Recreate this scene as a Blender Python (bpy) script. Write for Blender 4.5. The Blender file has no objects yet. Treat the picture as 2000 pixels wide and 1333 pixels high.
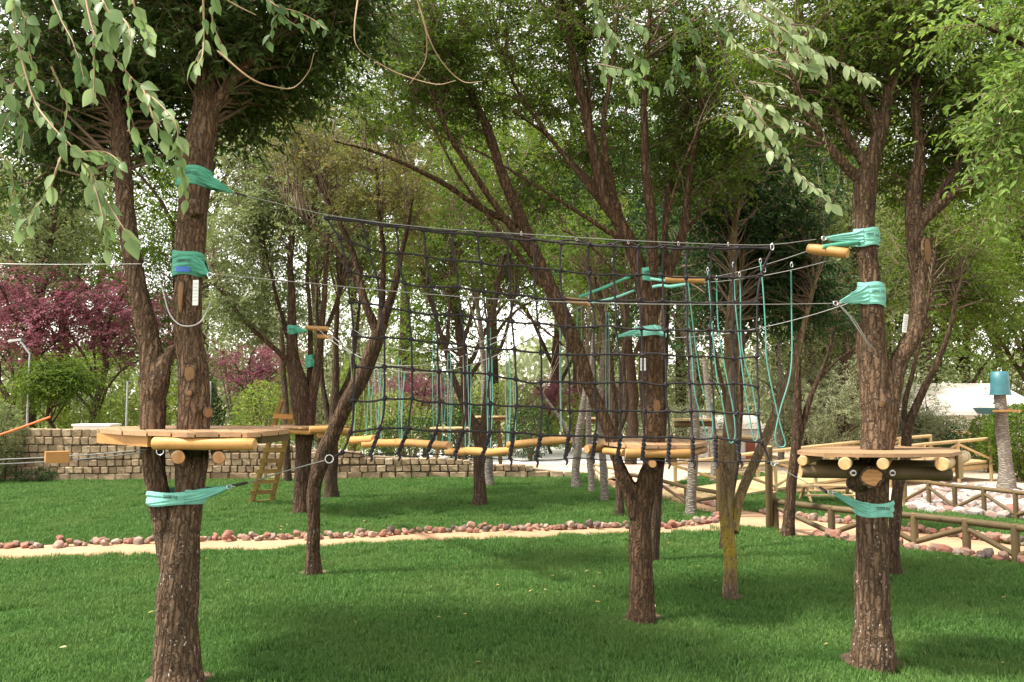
import bpy, bmesh, math, random
import numpy as np
from mathutils import Vector, Matrix, noise as mnoise
random.seed(7)
rng = np.random.default_rng(7)
scn = bpy.context.scene
C = scn.collection
# ------------------------------------------------------------------ camera, sky, sun, exposure
FPX = 1667.0; CAMH = 1.65; PITCH = math.atan(113.5/FPX)
cam = bpy.data.cameras.new('camera'); camo = bpy.data.objects.new('camera', cam); C.objects.link(camo)
camo.location = (0, 0, CAMH); camo.rotation_euler = (math.radians(90)+PITCH, 0, 0)
cam.sensor_width = 36; cam.lens = 36*FPX/2000; cam.clip_start = 0.05; cam.clip_end = 900
scn.camera = camo
SUN_EL, SUN_AZ = 60, -104          # azimuth of the sun: degrees clockwise from +Y
w = bpy.data.worlds.new('World'); scn.world = w; w.use_nodes = True
nt = w.node_tree; bgn = nt.nodes['Background']
sky = nt.nodes.new('ShaderNodeTexSky'); sky.sky_type = 'NISHITA'; sky.sun_disc = False
sky.sun_elevation = math.radians(SUN_EL); sky.sun_rotation = math.radians(SUN_AZ)
sky.air_density = 1.0; sky.dust_density = 1.0; sky.ozone_density = 0.5
hs = nt.nodes.new('ShaderNodeHueSaturation'); hs.inputs['Saturation'].default_value = 0.22
wm = nt.nodes.new('ShaderNodeMix'); wm.data_type = 'RGBA'; wm.blend_type = 'MULTIPLY'; wm.inputs[0].default_value = 1; wm.inputs[7].default_value = (1.0, .94, .85, 1)
nt.links.new(sky.outputs[0], hs.inputs['Color']); nt.links.new(hs.outputs[0], wm.inputs[6]); nt.links.new(wm.outputs[2], bgn.inputs[0])
bgn.inputs[1].default_value = 0.125
sl = bpy.data.lights.new('sun', 'SUN'); sl.energy = 2.4; sl.angle = math.radians(7.0); sl.color = (1.0, 0.95, 0.86)
so = bpy.data.objects.new('sun', sl); C.objects.link(so)
sd = Vector((math.sin(math.radians(SUN_AZ))*math.cos(math.radians(SUN_EL)), math.cos(math.radians(SUN_AZ))*math.cos(math.radians(SUN_EL)), math.sin(math.radians(SUN_EL))))
so.rotation_euler = sd.to_track_quat('Z', 'Y').to_euler(); so.location = (0, 0, 30)
scn.view_settings.view_transform = 'Standard'; scn.view_settings.look = 'None'
scn.view_settings.exposure = 2.05; scn.view_settings.gamma = 1.0; scn.view_settings.use_curve_mapping = False
scn.render.engine = 'CYCLES'
scn.cycles.max_bounces = 8; scn.cycles.diffuse_bounces = 4; scn.cycles.transmission_bounces = 4; scn.cycles.glossy_bounces = 2
scn.cycles.use_denoising = True; scn.cycles.caustics_reflective = False; scn.cycles.caustics_refractive = False

# ------------------------------------------------------------------ pixel of the 2000 px photograph -> place
CP, SP = math.cos(PITCH), math.sin(PITCH)
def ray(px, py):
    x = (px-1000)/FPX; v = -(py-666.5)/FPX
    return np.array([x, CP - v*SP, SP + v*CP])
def P(px, py, Y):
    r = ray(px, py); return r*(Y/r[1]) + np.array([0, 0, CAMH])
def G(px, py, z=0.0):
    r = ray(px, py); return r*((z-CAMH)/r[2]) + np.array([0, 0, CAMH])
def X(px, Y): return (px-1000)/FPX*Y          # x of a column of the picture at distance Y, near eye height
def S(n, Y): return n*Y/FPX

# ------------------------------------------------------------------ objects
ORG = {}
def thing(name, label, cat, loc=(0, 0, 0), group=None):
    o = bpy.data.objects.new(name, None); o.empty_display_size = 0.1; C.objects.link(o)
    o.location = tuple(float(c) for c in loc); o['label'] = label; o['category'] = cat
    if group: o['group'] = group
    ORG[o.name] = np.array(loc, float); return o
def tag(o, label, cat, group=None):
    o['label'] = label; o['category'] = cat
    if group: o['group'] = group
    return o
class MB:
    def __init__(s): s.v = []; s.f = []; s.n = 0; s.a = []; s.m = []
    def add(s, V, F, attr=None, mi=0):
        V = np.asarray(V, float); F = np.asarray(F, int)
        s.v.append(V); s.f.append(F+s.n); s.n += len(V)
        s.a.append(np.full(len(V), 0.5) if attr is None else attr); s.m.append(mi)
    def tube(s, pts, rad, k=8, cap=True, mi=0, attr=None):
        pts = np.asarray(pts, float); n = len(pts)
        rad = np.full(n, rad) if np.isscalar(rad) else np.asarray(rad, float)
        T = np.gradient(pts, axis=0); T /= np.linalg.norm(T, axis=1)[:, None]+1e-9
        N = np.zeros((n, 3)); a = np.array([0, 0, 1.]) if abs(T[0][2]) < .8 else np.array([1., 0, 0])
        N[0] = np.cross(T[0], a); N[0] /= np.linalg.norm(N[0])
        for i in range(1, n):
            q = N[i-1]-T[i]*np.dot(N[i-1], T[i]); N[i] = q/(np.linalg.norm(q)+1e-9)
        B = np.cross(T, N)
        th = np.arange(k)/k*2*math.pi
        V = pts[:, None, :] + rad[:, None, None]*(np.cos(th)[None, :, None]*N[:, None, :]+np.sin(th)[None, :, None]*B[:, None, :])
        V = V.reshape(-1, 3); i = np.arange(n-1)[:, None]*k; j = np.arange(k)[None, :]; j2 = (j+1) % k
        F = np.stack([i+j, i+j2, i+k+j2, i+k+j], -1).reshape(-1, 4)
        s.add(V, F, mi=mi, attr=None if attr is None else np.full(len(V), attr))
        if cap:
            for e in (0, n-1):
                c = np.concatenate([V[e*k:(e+1)*k], pts[e:e+1]]); jj = np.arange(k)
                ff = np.stack([jj, (jj+1) % k, np.full(k, k)], -1)
                s.add(c, ff[:, ::-1] if e == 0 else ff, mi=mi)
    def box(s, c, ax, ay, az, mi=0):
        c, ax, ay, az = (np.asarray(q, float) for q in (c, ax, ay, az))
        V = [c+i*ax+j*ay+k*az for i in (-1, 1) for j in (-1, 1) for k in (-1, 1)]
        s.add(V, [(0, 1, 3, 2), (4, 6, 7, 5), (0, 4, 5, 1), (2, 3, 7, 6), (0, 2, 6, 4), (1, 5, 7, 3)], mi=mi)
    def prism(s, poly, dz, mi=0):
        poly = [np.asarray(p, float) for p in poly]; n = len(poly); d = np.asarray(dz, float)
        s.add(poly+[p+d for p in poly], [[i, (i+1) % n, (i+1) % n+n, i+n] for i in range(n)], mi=mi)
        for base, rev in ((poly, True), ([p+d for p in poly], False)):
            for i in range(1, n-1):
                t = [0, i, i+1]; s.add([base[q] for q in (t[::-1] if rev else t)], [[0, 1, 2]], mi=mi)
    def mesh(s, name, mats, smooth=False, origin=None):
        me = bpy.data.meshes.new(name); V = np.concatenate(s.v)
        if origin is not None: V = V-origin
        lt = np.concatenate([np.full(len(f), f.shape[1]) for f in s.f]); lv = np.concatenate([f.ravel() for f in s.f])
        me.vertices.add(len(V)); me.vertices.foreach_set('co', V.ravel().astype(np.float32))
        me.loops.add(len(lv)); me.loops.foreach_set('vertex_index', lv.astype(np.int32))
        me.polygons.add(len(lt)); ls = np.concatenate([[0], np.cumsum(lt)[:-1]])
        me.polygons.foreach_set('loop_start', ls.astype(np.int32)); me.polygons.foreach_set('loop_total', lt.astype(np.int32))
        me.polygons.foreach_set('use_smooth', np.full(len(lt), smooth))
        if any(s.m): me.polygons.foreach_set('material_index', np.concatenate([np.full(len(f), m) for f, m in zip(s.f, s.m)]).astype(np.int32))
        me.update(calc_edges=True)
        at = me.attributes.new('var', 'FLOAT', 'POINT'); at.data.foreach_set('value', np.concatenate(s.a).astype(np.float32))
        for m in (mats if isinstance(mats, (list, tuple)) else [mats]): me.materials.append(m)
        return me
    def build(s, name, mats, parent=None, smooth=False, origin=None, kind=None):
        if parent is not None: origin = ORG[parent.name]
        elif origin is None: origin = np.zeros(3)
        o = bpy.data.objects.new(name, s.mesh(name, mats, smooth, origin)); C.objects.link(o)
        if parent is not None: o.parent = parent
        else: o.location = tuple(float(c) for c in origin)
        ORG[o.name] = np.array(origin, float)
        if kind: o['kind'] = kind
        return o
def piece(name, me, parent, loc, rot=(0, 0, 0), scale=(1, 1, 1), quat=None):
    o = bpy.data.objects.new(name, me); C.objects.link(o); o.parent = parent
    o.location = Vector([float(c) for c in loc])-Vector(ORG[parent.name])
    if quat is not None: o.rotation_mode = 'QUATERNION'; o.rotation_quaternion = quat
    else: o.rotation_euler = rot
    o.scale = scale; return o

# ------------------------------------------------------------------ materials
class N:
    def __init__(s, name):
        s.m = bpy.data.materials.new(name); s.m.use_nodes = True; s.t = s.m.node_tree
        s.b = s.t.nodes['Principled BSDF']; s.out = s.t.nodes['Material Output']
    def n(s, typ, **kw):
        q = s.t.nodes.new(typ)
        for k, v in kw.items():
            if hasattr(q, k) and not k[0].isupper(): setattr(q, k, v)
            else: q.inputs[k].default_value = v
        return q
    def l(s, a, b): s.t.links.new(a, b)
    def coord(s, kind='Object', scale=(1, 1, 1)):
        tc = s.n('ShaderNodeTexCoord'); mp = s.n('ShaderNodeMapping'); mp.inputs['Scale'].default_value = scale
        s.l(tc.outputs[kind], mp.inputs['Vector']); return mp.outputs[0]
    def noise(s, vec, scale, detail=6, rough=.6):
        q = s.n('ShaderNodeTexNoise', Scale=scale, Detail=detail, Roughness=rough); s.l(vec, q.inputs['Vector']); return q.outputs['Fac']
    def ramp(s, fac, stops):
        r = s.n('ShaderNodeValToRGB'); e = r.color_ramp.elements
        while len(e) < len(stops): e.new(.5)
        for q, (p, c) in zip(e, stops): q.position = p; q.color = (*c, 1)
        s.l(fac, r.inputs[0]); return r.outputs[0]
    def mix(s, fac, a, b, mode='MIX'):
        q = s.n('ShaderNodeMix', data_type='RGBA', blend_type=mode)
        for k, v in ((0, fac), (6, a), (7, b)):
            if isinstance(v, (int, float)): q.inputs[k].default_value = v
            elif isinstance(v, tuple): q.inputs[k].default_value = (*v, 1)
            else: s.l(v, q.inputs[k])
        return q.outputs[2]
    def bump(s, h, strength=.5, dist=.01):
        q = s.n('ShaderNodeBump', Strength=strength, Distance=dist); s.l(h, q.inputs['Height']); s.l(q.outputs[0], s.b.inputs['Normal'])
    def base(s, c, rough=.8):
        if isinstance(c, tuple): s.b.inputs['Base Color'].default_value = (*c, 1)
        else: s.l(c, s.b.inputs['Base Color'])
        s.b.inputs['Roughness'].default_value = rough; return s.m
def plain(name, c, rough=.6, metal=0.0, var=.15):
    m = N(name); v = m.coord(scale=(1, 1, 1)); f = m.noise(v, 9, 5)
    lo = tuple(x*(1-var) for x in c); hi = tuple(min(1, x*(1+var)) for x in c)
    m.base(m.ramp(f, [(.3, lo), (.7, hi)]), rough); m.b.inputs['Metallic'].default_value = metal; return m.m
def bark(name, dark, light, fleck=0.0, moss=0.0, zs=.16, sc=26, rings=False):
    m = N(name); v = m.coord(scale=(1, 1, 1.0/6 if not rings else 5))
    v2 = m.coord(); f1 = m.noise(v, sc, 7, .68); f2 = m.noise(v2, 3.0, 4, .5); f3 = m.noise(v, sc*3.2, 4, .7)
    vo = m.n('ShaderNodeTexVoronoi', Scale=sc*1.05); vo.feature = 'DISTANCE_TO_EDGE'
    wv = m.mix(.06, v, m.noise(v2, 14, 4)); m.l(wv, vo.inputs['Vector'])
    mm = m.n('ShaderNodeMath', operation='MULTIPLY'); mm.inputs[1].default_value = 3.0; m.l(vo.outputs[0], mm.inputs[0]); mm.use_clamp = True
    crack = m.mix(.55, f1, mm.outputs[0])
    mid = tuple((a+b)*.45 for a, b in zip(dark, light))
    col = m.ramp(crack, [(.28, dark), (.48, mid), (.75, light)])
    col = m.mix(f2, col, m.mix(.6, col, (.05, .035, .025)))
    col = m.mix(m.ramp(f3, [(.35, (0, 0, 0)), (.7, (.5, .5, .5))]), col, light)
    if moss:
        sx = m.n('ShaderNodeSeparateXYZ'); m.l(v2, sx.inputs[0]); mr = m.n('ShaderNodeMapRange'); m.l(sx.outputs[2], mr.inputs[0])
        mr.inputs[1].default_value = .12; mr.inputs[2].default_value = .32; mr.inputs[3].default_value = 0; mr.inputs[4].default_value = 1
        mr2 = m.n('ShaderNodeMapRange'); m.l(sx.outputs[2], mr2.inputs[0]); mr2.inputs[1].default_value = .55; mr2.inputs[2].default_value = .95; mr2.inputs[3].default_value = 1; mr2.inputs[4].default_value = .12
        q = m.n('ShaderNodeMath', operation='MULTIPLY'); m.l(mr.outputs[0], q.inputs[0]); m.l(mr2.outputs[0], q.inputs[1])
        q2 = m.n('ShaderNodeMath', operation='MULTIPLY'); m.l(q.outputs[0], q2.inputs[0]); m.l(m.ramp(m.noise(v2, 12, 5), [(.35, (.1,)*3), (.6, (1,)*3)]), q2.inputs[1])
        q3 = m.n('ShaderNodeMath', operation='MULTIPLY'); m.l(q2.outputs[0], q3.inputs[0]); q3.inputs[1].default_value = moss
        col = m.mix(q3.outputs[0], col, (.30, .22, .035))
    if fleck:
        sx = m.n('ShaderNodeSeparateXYZ'); m.l(v2, sx.inputs[0]); mr = m.n('ShaderNodeMapRange'); m.l(sx.outputs[2], mr.inputs[0])
        mr.inputs[1].default_value = .1; mr.inputs[2].default_value = 1.3; mr.inputs[3].default_value = 1; mr.inputs[4].default_value = .25
        fl = m.ramp(m.noise(m.coord(scale=(1, 1, .6)), 55, 3, .55), [(.655, (0, 0, 0)), (.70, (1, 1, 1))])
        q = m.n('ShaderNodeMath', operation='MULTIPLY'); m.l(fl, q.inputs[0]); m.l(mr.outputs[0], q.inputs[1])
        q3 = m.n('ShaderNodeMath', operation='MULTIPLY'); m.l(q.outputs[0], q3.inputs[0]); q3.inputs[1].default_value = fleck
        col = m.mix(q3.outputs[0], col, (.55, .52, .46))
    m.bump(crack, .9, .02); m.b.inputs['Specular IOR Level'].default_value = .08; return m.base(col, .95)
def wood(name, a, b, axis_scale=(1, 1, 1), rough=.6, sc=14):
    m = N(name); oi = m.n('ShaderNodeObjectInfo'); v = m.coord(scale=axis_scale)
    ad = m.n('ShaderNodeVectorMath', operation='ADD'); m.l(v, ad.inputs[0]); m.l(oi.outputs['Random'], ad.inputs[1])
    f = m.noise(ad.outputs[0], sc, 6, .6); f2 = m.noise(ad.outputs[0], sc*.25, 3)
    col = m.mix(f, a, b); dk = tuple(x*.45 for x in a)
    col = m.mix(m.ramp(f2, [(.5, (0, 0, 0)), (.8, (.6, .6, .6))]), col, dk)
    hv = m.n('ShaderNodeHueSaturation'); m.l(col, hv.inputs['Color']); mr = m.n('ShaderNodeMapRange'); m.l(oi.outputs['Random'], mr.inputs[0])
    mr.inputs[3].default_value = .78; mr.inputs[4].default_value = 1.18; m.l(mr.outputs[0], hv.inputs['Value'])
    vk = m.n('ShaderNodeTexVoronoi', Scale=5.0); m.l(ad.outputs[0], vk.inputs['Vector']); kn = m.ramp(vk.outputs['Distance'], [(.06, (.75,)*3), (.14, (0,)*3)]); fs = m.noise(ad.outputs[0], 60, 3, .7)
    cc = m.mix(m.ramp(fs, [(.5, (0,)*3), (.7, (.35,)*3)]), m.mix(kn, hv.outputs[0], tuple(x*.3 for x in a)), dk)
    m.bump(f, .35, .004); m.b.inputs['Specular IOR Level'].default_value = .25; return m.base(cc, rough)
def endgrain(name, a, b):
    m = N(name); g = m.n('ShaderNodeTexWave'); g.wave_type = 'RINGS'; g.inputs['Scale'].default_value = 14; g.inputs['Distortion'].default_value = 6
    m.l(m.coord(), g.inputs['Vector']); f = m.noise(m.coord(), 30, 4)
    return m.base(m.mix(f, m.mix(g.outputs['Fac'], a, b), tuple(x*.8 for x in a)), .8)
def leafmat(name, dark, mid, light, trans=.38, rough=.5, tcol=None, obj=False):
    m = N(name)
    if obj: src = m.n('ShaderNodeObjectInfo').outputs['Random']
    else: src = m.n('ShaderNodeAttribute', attribute_name='var').outputs['Fac']
    col = m.ramp(src, [(0.0, dark), (.5, mid), (1.0, light)])
    ps = m.n('ShaderNodeNewGeometry'); big = m.noise(ps.outputs['Position'], 1.1, 2)
    col = m.mix(m.ramp(big, [(.4, (0, 0, 0)), (.65, (.45, .45, .45))]), col, light)
    m.base(col, rough); m.b.inputs['Specular IOR Level'].default_value = .14
    tr = m.n('ShaderNodeBsdfTranslucent'); hv = m.n('ShaderNodeHueSaturation', Saturation=1.15, Value=1.5); hv.inputs['Hue'].default_value = .485
    m.l(col, hv.inputs['Color']); m.l(hv.outputs[0], tr.inputs[0])
    mx = m.n('ShaderNodeMixShader'); mx.inputs[0].default_value = trans
    m.l(m.b.outputs[0], mx.inputs[1]); m.l(tr.outputs[0], mx.inputs[2]); m.l(mx.outputs[0], m.out.inputs[0]); return m.m

M = {}
M['bark_near'] = bark('bark_near', (.013, .008, .005), (.20, .130, .082), fleck=1, sc=34)
M['bark_mid'] = bark('bark_mid', (.012, .007, .0045), (.115, .072, .045), fleck=.5)
M['bark_red'] = bark('bark_red', (.013, .008, .005), (.145, .088, .052), sc=32)
M['bark_moss'] = bark('bark_moss', (.05, .036, .024), (.25, .18, .12), fleck=.6, moss=.95)
M['bark_dark'] = bark('bark_dark', (.02, .014, .010), (.11, .075, .05))
M['bark_pale'] = bark('bark_pale', (.09, .075, .06), (.36, .32, .27), sc=9, rings=True)
M['twig'] = plain('twig', (.13, .085, .05), .8)
M['twig_light'] = plain('twig_light', (.30, .20, .11), .7)
M['cut'] = endgrain('cut_wood', (.52, .27, .11), (.33, .14, .05))
M['bare'] = wood('bare_wood', (.24, .135, .06), (.10, .05, .022), (1, 1, .2), .7)
M['log'] = wood('log_wood', (.46, .255, .085), (.34, .175, .055), (1, 1, 1), .5, 11)
M['log_end'] = endgrain('log_end', (.62, .36, .16), (.45, .24, .09))
M['log_green'] = wood('log_green', (.135, .092, .042), (.085, .06, .027), (1, 1, 1), .6, 12)
M['log_pale'] = wood('log_pale', (.52, .38, .20), (.40, .28, .14), (1, 1, 1), .6, 10)
M['ladder'] = wood('ladder_wood', (.34, .22, .075), (.24, .145, .05), (1, 1, 1), .6, 12)
M['plank'] = wood('deck_plank', (.44, .27, .145), (.31, .18, .095), (4, .8, 4), .7, 16)
M['board'] = wood('side_board', (.48, .24, .075), (.36, .17, .05), (1, 1, 3), .6, 12)
M['steel'] = plain('steel', (.55, .55, .56), .32, .9)
M['cable'] = plain('wire_rope', (.30, .295, .28), .45, .6)
M['sleeve'] = plain('black_sleeve', (.02, .02, .02), .5)
M['rope'] = plain('net_rope', (.020, .016, .019), .9, 0, .4)
M['teal_rope'] = plain('teal_rope', (.10, .33, .27), .7)
M['sling'] = plain('teal_webbing', (.07, .29, .20), .85, 0, .3)
M['sling_pale'] = plain('pale_webbing', (.19, .49, .41), .85, 0, .2)
M['blue_tag'] = plain('blue_tag', (.02, .12, .42), .5)
M['ink'] = plain('ink', (.02, .05, .05), .6)
M['paper'] = plain('paper', (.62, .62, .60), .5, 0, .1)
M['orange'] = plain('orange_rope', (.75, .14, .03), .6)
M['teal'] = plain('teal_plastic', (.025, .12, .14), .5)
M['white'] = plain('white_paint', (.78, .76, .72), .7, 0, .05)
M['roof'] = plain('pale_roof', (.55, .50, .44), .8)
M['redwood'] = plain('red_shutter', (.30, .09, .05), .6)
M['grey_metal'] = plain('grey_metal', (.35, .37, .38), .4, .6)
M['glass'] = plain('dark_glass', (.03, .04, .045), .1)
g = N('grass'); at = g.n('ShaderNodeAttribute', attribute_name='var'); ps = g.n('ShaderNodeNewGeometry')
big = g.noise(ps.outputs['Position'], .9, 4, .55); fine = g.noise(ps.outputs['Position'], 7, 3)
c0 = g.ramp(at.outputs['Fac'], [(0, (.040, .092, .017)), (.55, (.085, .20, .040)), (1, (.18, .32, .095))])
c1 = g.mix(g.ramp(big, [(.42, (0, 0, 0)), (.68, (.55, .55, .55))]), c0, (.145, .225, .06))
c1 = g.mix(g.ramp(fine, [(.45, (0, 0, 0)), (.75, (.4, .4, .4))]), c1, (.12, .19, .06))
g.base(c1, .65); g.b.inputs['Specular IOR Level'].default_value = .15; tr = g.n('ShaderNodeBsdfTranslucent'); g.l(c1, tr.inputs[0]); mx = g.n('ShaderNodeMixShader'); mx.inputs[0].default_value = .3
g.l(g.b.outputs[0], mx.inputs[1]); g.l(tr.outputs[0], mx.inputs[2]); g.l(mx.outputs[0], g.out.inputs[0]); M['grass'] = g.m
g = N('lawn_soil'); ps = g.coord(); f = g.noise(ps, 6, 6); f2 = g.noise(ps, 120, 4)
g.bump(f2, .8, .01); g.b.inputs['Specular IOR Level'].default_value = 0; M['lawn'] = g.base(g.mix(f, g.ramp(f2, [(.3, (.015, .035, .01)), (.7, (.045, .10, .024))]), (.035, .075, .02)), .9)
def sandm(name, a, b, c):
    g = N(name); ps = g.coord(); f = g.noise(ps, 1.2, 6); f2 = g.noise(ps, 60, 5); f3 = g.noise(ps, 9, 5)
    g.bump(f2, .6, .01); return g.base(g.mix(g.ramp(f3, [(.5, (0, 0, 0)), (.75, (.6, .6, .6))]), g.mix(g.ramp(f, [(.35, (0,)*3), (.65, (1,)*3)]), a, b), c), .95)
M['sand'] = sandm('path_sand', (.42, .26, .15), (.35, .20, .11), (.29, .155, .085))
M['earth'] = sandm('pale_earth', (.56, .43, .31), (.50, .35, .23), (.42, .28, .18))
def rockm(name, stops):
    g = N(name); oi = g.n('ShaderNodeObjectInfo'); ps = g.coord(); f = g.noise(ps, 7, 6, .7)
    c = g.ramp(oi.outputs['Random'], stops); g.bump(f, .8, .02)
    return g.base(g.mix(g.ramp(f, [(.5, (0,)*3), (.8, (.5,)*3)]), c, (.48, .33, .25)), .9)
M['rock'] = rockm('border_rock', [(0, (.24, .09, .06)), (.3, (.32, .16, .11)), (.5, (.21, .12, .085)), (.68, (.33, .20, .145)), (.84, (.36, .27, .21)), (.93, (.10, .075, .065))])
M['rock_pale'] = rockm('stream_rock', [(0, (.36, .34, .31)), (.35, (.26, .10, .07)), (.5, (.30, .29, .28)), (.75, (.44, .41, .38)), (.9, (.20, .13, .11))])
g = N('wall_block'); oi = g.n('ShaderNodeObjectInfo'); ps = g.coord('Object'); ad = g.n('ShaderNodeVectorMath', operation='ADD'); g.l(ps, ad.inputs[0]); g.l(oi.outputs['Random'], ad.inputs[1])
f = g.noise(ad.outputs[0], 3, 6, .7); g.bump(f, .7, .02); c = g.ramp(oi.outputs['Random'], [(0, (.20, .13, .075)), (.5, (.38, .28, .17)), (.8, (.26, .18, .105)), (1, (.44, .34, .22))])
M['block'] = g.base(g.mix(g.ramp(f, [(.45, (0,)*3), (.7, (.8,)*3)]), c, (.16, .115, .075)), .95)
M['mortar'] = plain('wall_core', (.16, .12, .08), .95)
# leaves
M['lf_dark'] = leafmat('leaf_dark', (.010, .028, .009), (.022, .055, .017), (.045, .092, .026), .28)
M['lf_green'] = leafmat('leaf_green', (.035, .068, .012), (.07, .125, .022), (.13, .19, .04), .45)
M['lf_fresh'] = leafmat('leaf_fresh', (.07, .12, .022), (.14, .21, .045), (.23, .29, .08), .48)
M['lf_grey'] = leafmat('leaf_grey', (.07, .10, .035), (.14, .18, .07), (.23, .27, .13), .42)
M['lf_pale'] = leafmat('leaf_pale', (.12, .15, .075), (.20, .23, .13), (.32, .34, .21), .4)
M['lf_olive'] = leafmat('leaf_olive', (.06, .08, .02), (.12, .13, .04), (.20, .18, .06), .45)
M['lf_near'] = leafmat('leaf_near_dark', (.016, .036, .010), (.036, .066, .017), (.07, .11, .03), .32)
M['lf_sun'] = leafmat('leaf_painted_sun', (.08, .14, .035), (.15, .24, .06), (.24, .33, .10), .42)  # sunlight on the right-edge leaves is put into this colour
M['lf_plum'] = leafmat('leaf_plum', (.08, .022, .036), (.18, .06, .08), (.31, .15, .16), .45)
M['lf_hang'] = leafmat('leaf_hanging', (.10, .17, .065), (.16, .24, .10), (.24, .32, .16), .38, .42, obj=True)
M['lf_hang_sun'] = leafmat('leaf_hanging_painted_sun', (.17, .24, .11), (.27, .35, .18), (.38, .45, .26), .38, .42, obj=True)  # lit copy of leaf_hanging: sun on the upper-right sprays painted into the colour
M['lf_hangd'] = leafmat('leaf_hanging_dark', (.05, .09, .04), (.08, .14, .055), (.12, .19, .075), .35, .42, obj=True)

# ------------------------------------------------------------------ ground, lawns, path
def poly_sheet(name, pts, z, mat, kind='structure'):
    bm = bmesh.new(); vs = [bm.verts.new((p[0], p[1], z)) for p in pts]; f = bm.faces.new(vs)
    if f.normal.z < 0: f.normal_flip()
    bmesh.ops.triangulate(bm, faces=bm.faces[:]); 
    for f in bm.faces:
        f.normal_update()
        if f.normal.z < 0: f.normal_flip()
    me = bpy.data.meshes.new(name); bm.to_mesh(me); bm.free(); me.materials.append(mat)
    o = bpy.data.objects.new(name, me); C.objects.link(o); o['kind'] = kind; return o
def wig(pts, n=6, amp=.03, seed=0):
    out = []
    for a, b in zip(pts[:-1], pts[1:]):
        for i in range(n):
            t = i/n; p = a+(b-a)*t; q = mnoise.noise(Vector((p[0]*2.3, p[1]*2.3, seed)))*amp*2.2
            out.append(p+np.array([0, q, 0]))
    out.append(pts[-1]); return out
MAINNEAR = wig([np.array([-14, 9.0, 0]), G(0, 1094), G(390, 1079), G(630, 1068), G(900, 1055), G(1230, 1043), G(1400, 1037), G(1440, 1033), G(1500, 1035), G(1560, 1046), G(1625, 1055), G(1787, 1073), G(1889, 1086), G(1985, 1100), G(2150, 1125), np.array([13, 5.5, 0])], 8, .025, 1)
L1 = MAINNEAR+[np.array([13, -6, 0]), np.array([-14, -6, 0])]
STONE_A = [np.array([-9.5, 9.5, 0]), G(0, 1070), G(200, 1063), G(390, 1056), G(640, 1050), G(900, 1037), G(1200, 1031), G(1300, 1030), G(1390, 1020), G(1409, 1012)]
FARE = wig([np.array([-14, 9.6, 0])]+[p+np.array([0, .16, 0]) for p in STONE_A[1:]], 6, .02, 3)
L2 = FARE+[G(1400, 1004), G(1330, 990), G(1290, 976), G(1228, 970), G(1170, 947), G(1150, 925), G(1112, 927), G(1000, 934), G(650, 938), G(0, 940), np.array([-14, 17.2, 0])]
STONE_B = [G(1488, 1003), G(1560, 1012), G(1660, 1023), G(1755, 1035), G(1850, 1046), G(1950, 1060), G(2080, 1078)]
L3 = [p+np.array([0, .12, 0]) for p in STONE_B]+[G(2160, 1030), G(1985, 1015), G(1900, 1009), G(1790, 1000), G(1715, 985), G(1670, 965), G(1560, 964), G(1440, 968), G(1372, 966), G(1430, 990)]
L4 = [G(1305, 949), G(1350, 938), G(1385, 925), G(1490, 922), G(1520, 945), G(1400, 957)]
M['field'] = sandm('field_grass', (.13, .19, .06), (.22, .24, .10), (.30, .27, .15))
ground = poly_sheet('ground', [(-400, -60), (400, -60), (400, 700), (-400, 700)], -.012, M['earth'])
for nm, pl in (('lawn', L1), ('lawn_between_path_and_wall', L2), ('lawn_beyond_fence', L3), ('lawn_by_bridge', L4)):
    poly_sheet('lawn', pl, 0.0, M['lawn'])
poly_sheet('field', [(-60, 18.5), (X(600, 19.5), 19.5), (X(640, 40), 40), (2, 45), (40, 48), (90, 120), (-90, 120)], -.008, M['field'])
path = poly_sheet('sand_path', MAINNEAR[:-1]+[np.array([13, 5.5, 0]), np.array([14, 9, 0])]+[p+np.array([0, .06, 0]) for p in STONE_B[::-1]]+[G(1430, 992), G(1372, 968), G(1300, 950), G(1240, 952), G(1170, 930), G(1170, 945), G(1228, 968), G(1290, 974), G(1330, 988), G(1400, 1003)]+[p+np.array([0, -.03, 0]) for p in FARE[::-1]], -.006, M['sand'])

def inpoly(pts, poly):
    x, y = pts[:, 0], pts[:, 1]; r = np.zeros(len(pts), bool); q = np.array([p[:2] for p in poly]); n = len(q)
    for i in range(n):
        x1, y1 = q[i]; x2, y2 = q[(i+1) % n]
        c = (y1 > y) != (y2 > y); xs = (x2-x1)*(y-y1)/((y2-y1) if y2 != y1 else 1e-9)+x1; r ^= c & (x < xs)
    return r
# grass tufts (a point per tuft, tuft meshes set on them by geometry nodes)
def tuft_mesh(i, nb, rad, h):
    b = MB(); th = rng.uniform(0, 2*math.pi, nb); r = rad*np.sqrt(rng.random(nb))
    bx, by = r*np.cos(th), r*np.sin(th); hh = h*rng.uniform(.55, 1.15, nb); wd = rng.uniform(.0016, .003, nb)
    az = rng.uniform(0, 2*math.pi, nb); ln = rng.uniform(.15, .75, nb)*hh; ba = rng.uniform(0, 2*math.pi, nb)
    z0 = np.zeros(nb); B = np.stack([bx, by, z0], 1); sd_ = np.stack([np.cos(ba), np.sin(ba), z0], 1)*wd[:, None]
    md = B+np.stack([np.cos(az)*ln*.3, np.sin(az)*ln*.3, hh*.6], 1); tp = B+np.stack([np.cos(az)*ln, np.sin(az)*ln, hh], 1)
    V = np.stack([B-sd_, B+sd_, md+sd_*.8, md-sd_*.8, tp], 1).reshape(-1, 3); q = np.arange(nb)[:, None]*5
    va = np.repeat(rng.random(nb), 5)
    b.add(V, np.concatenate([q+np.array([0, 1, 2, 3])]), attr=va); b.add(V, q+np.array([3, 2, 4]), attr=va)
    return b.mesh('grass_tuft', M['grass'])
tcol = bpy.data.collections.new('tufts')
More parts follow.
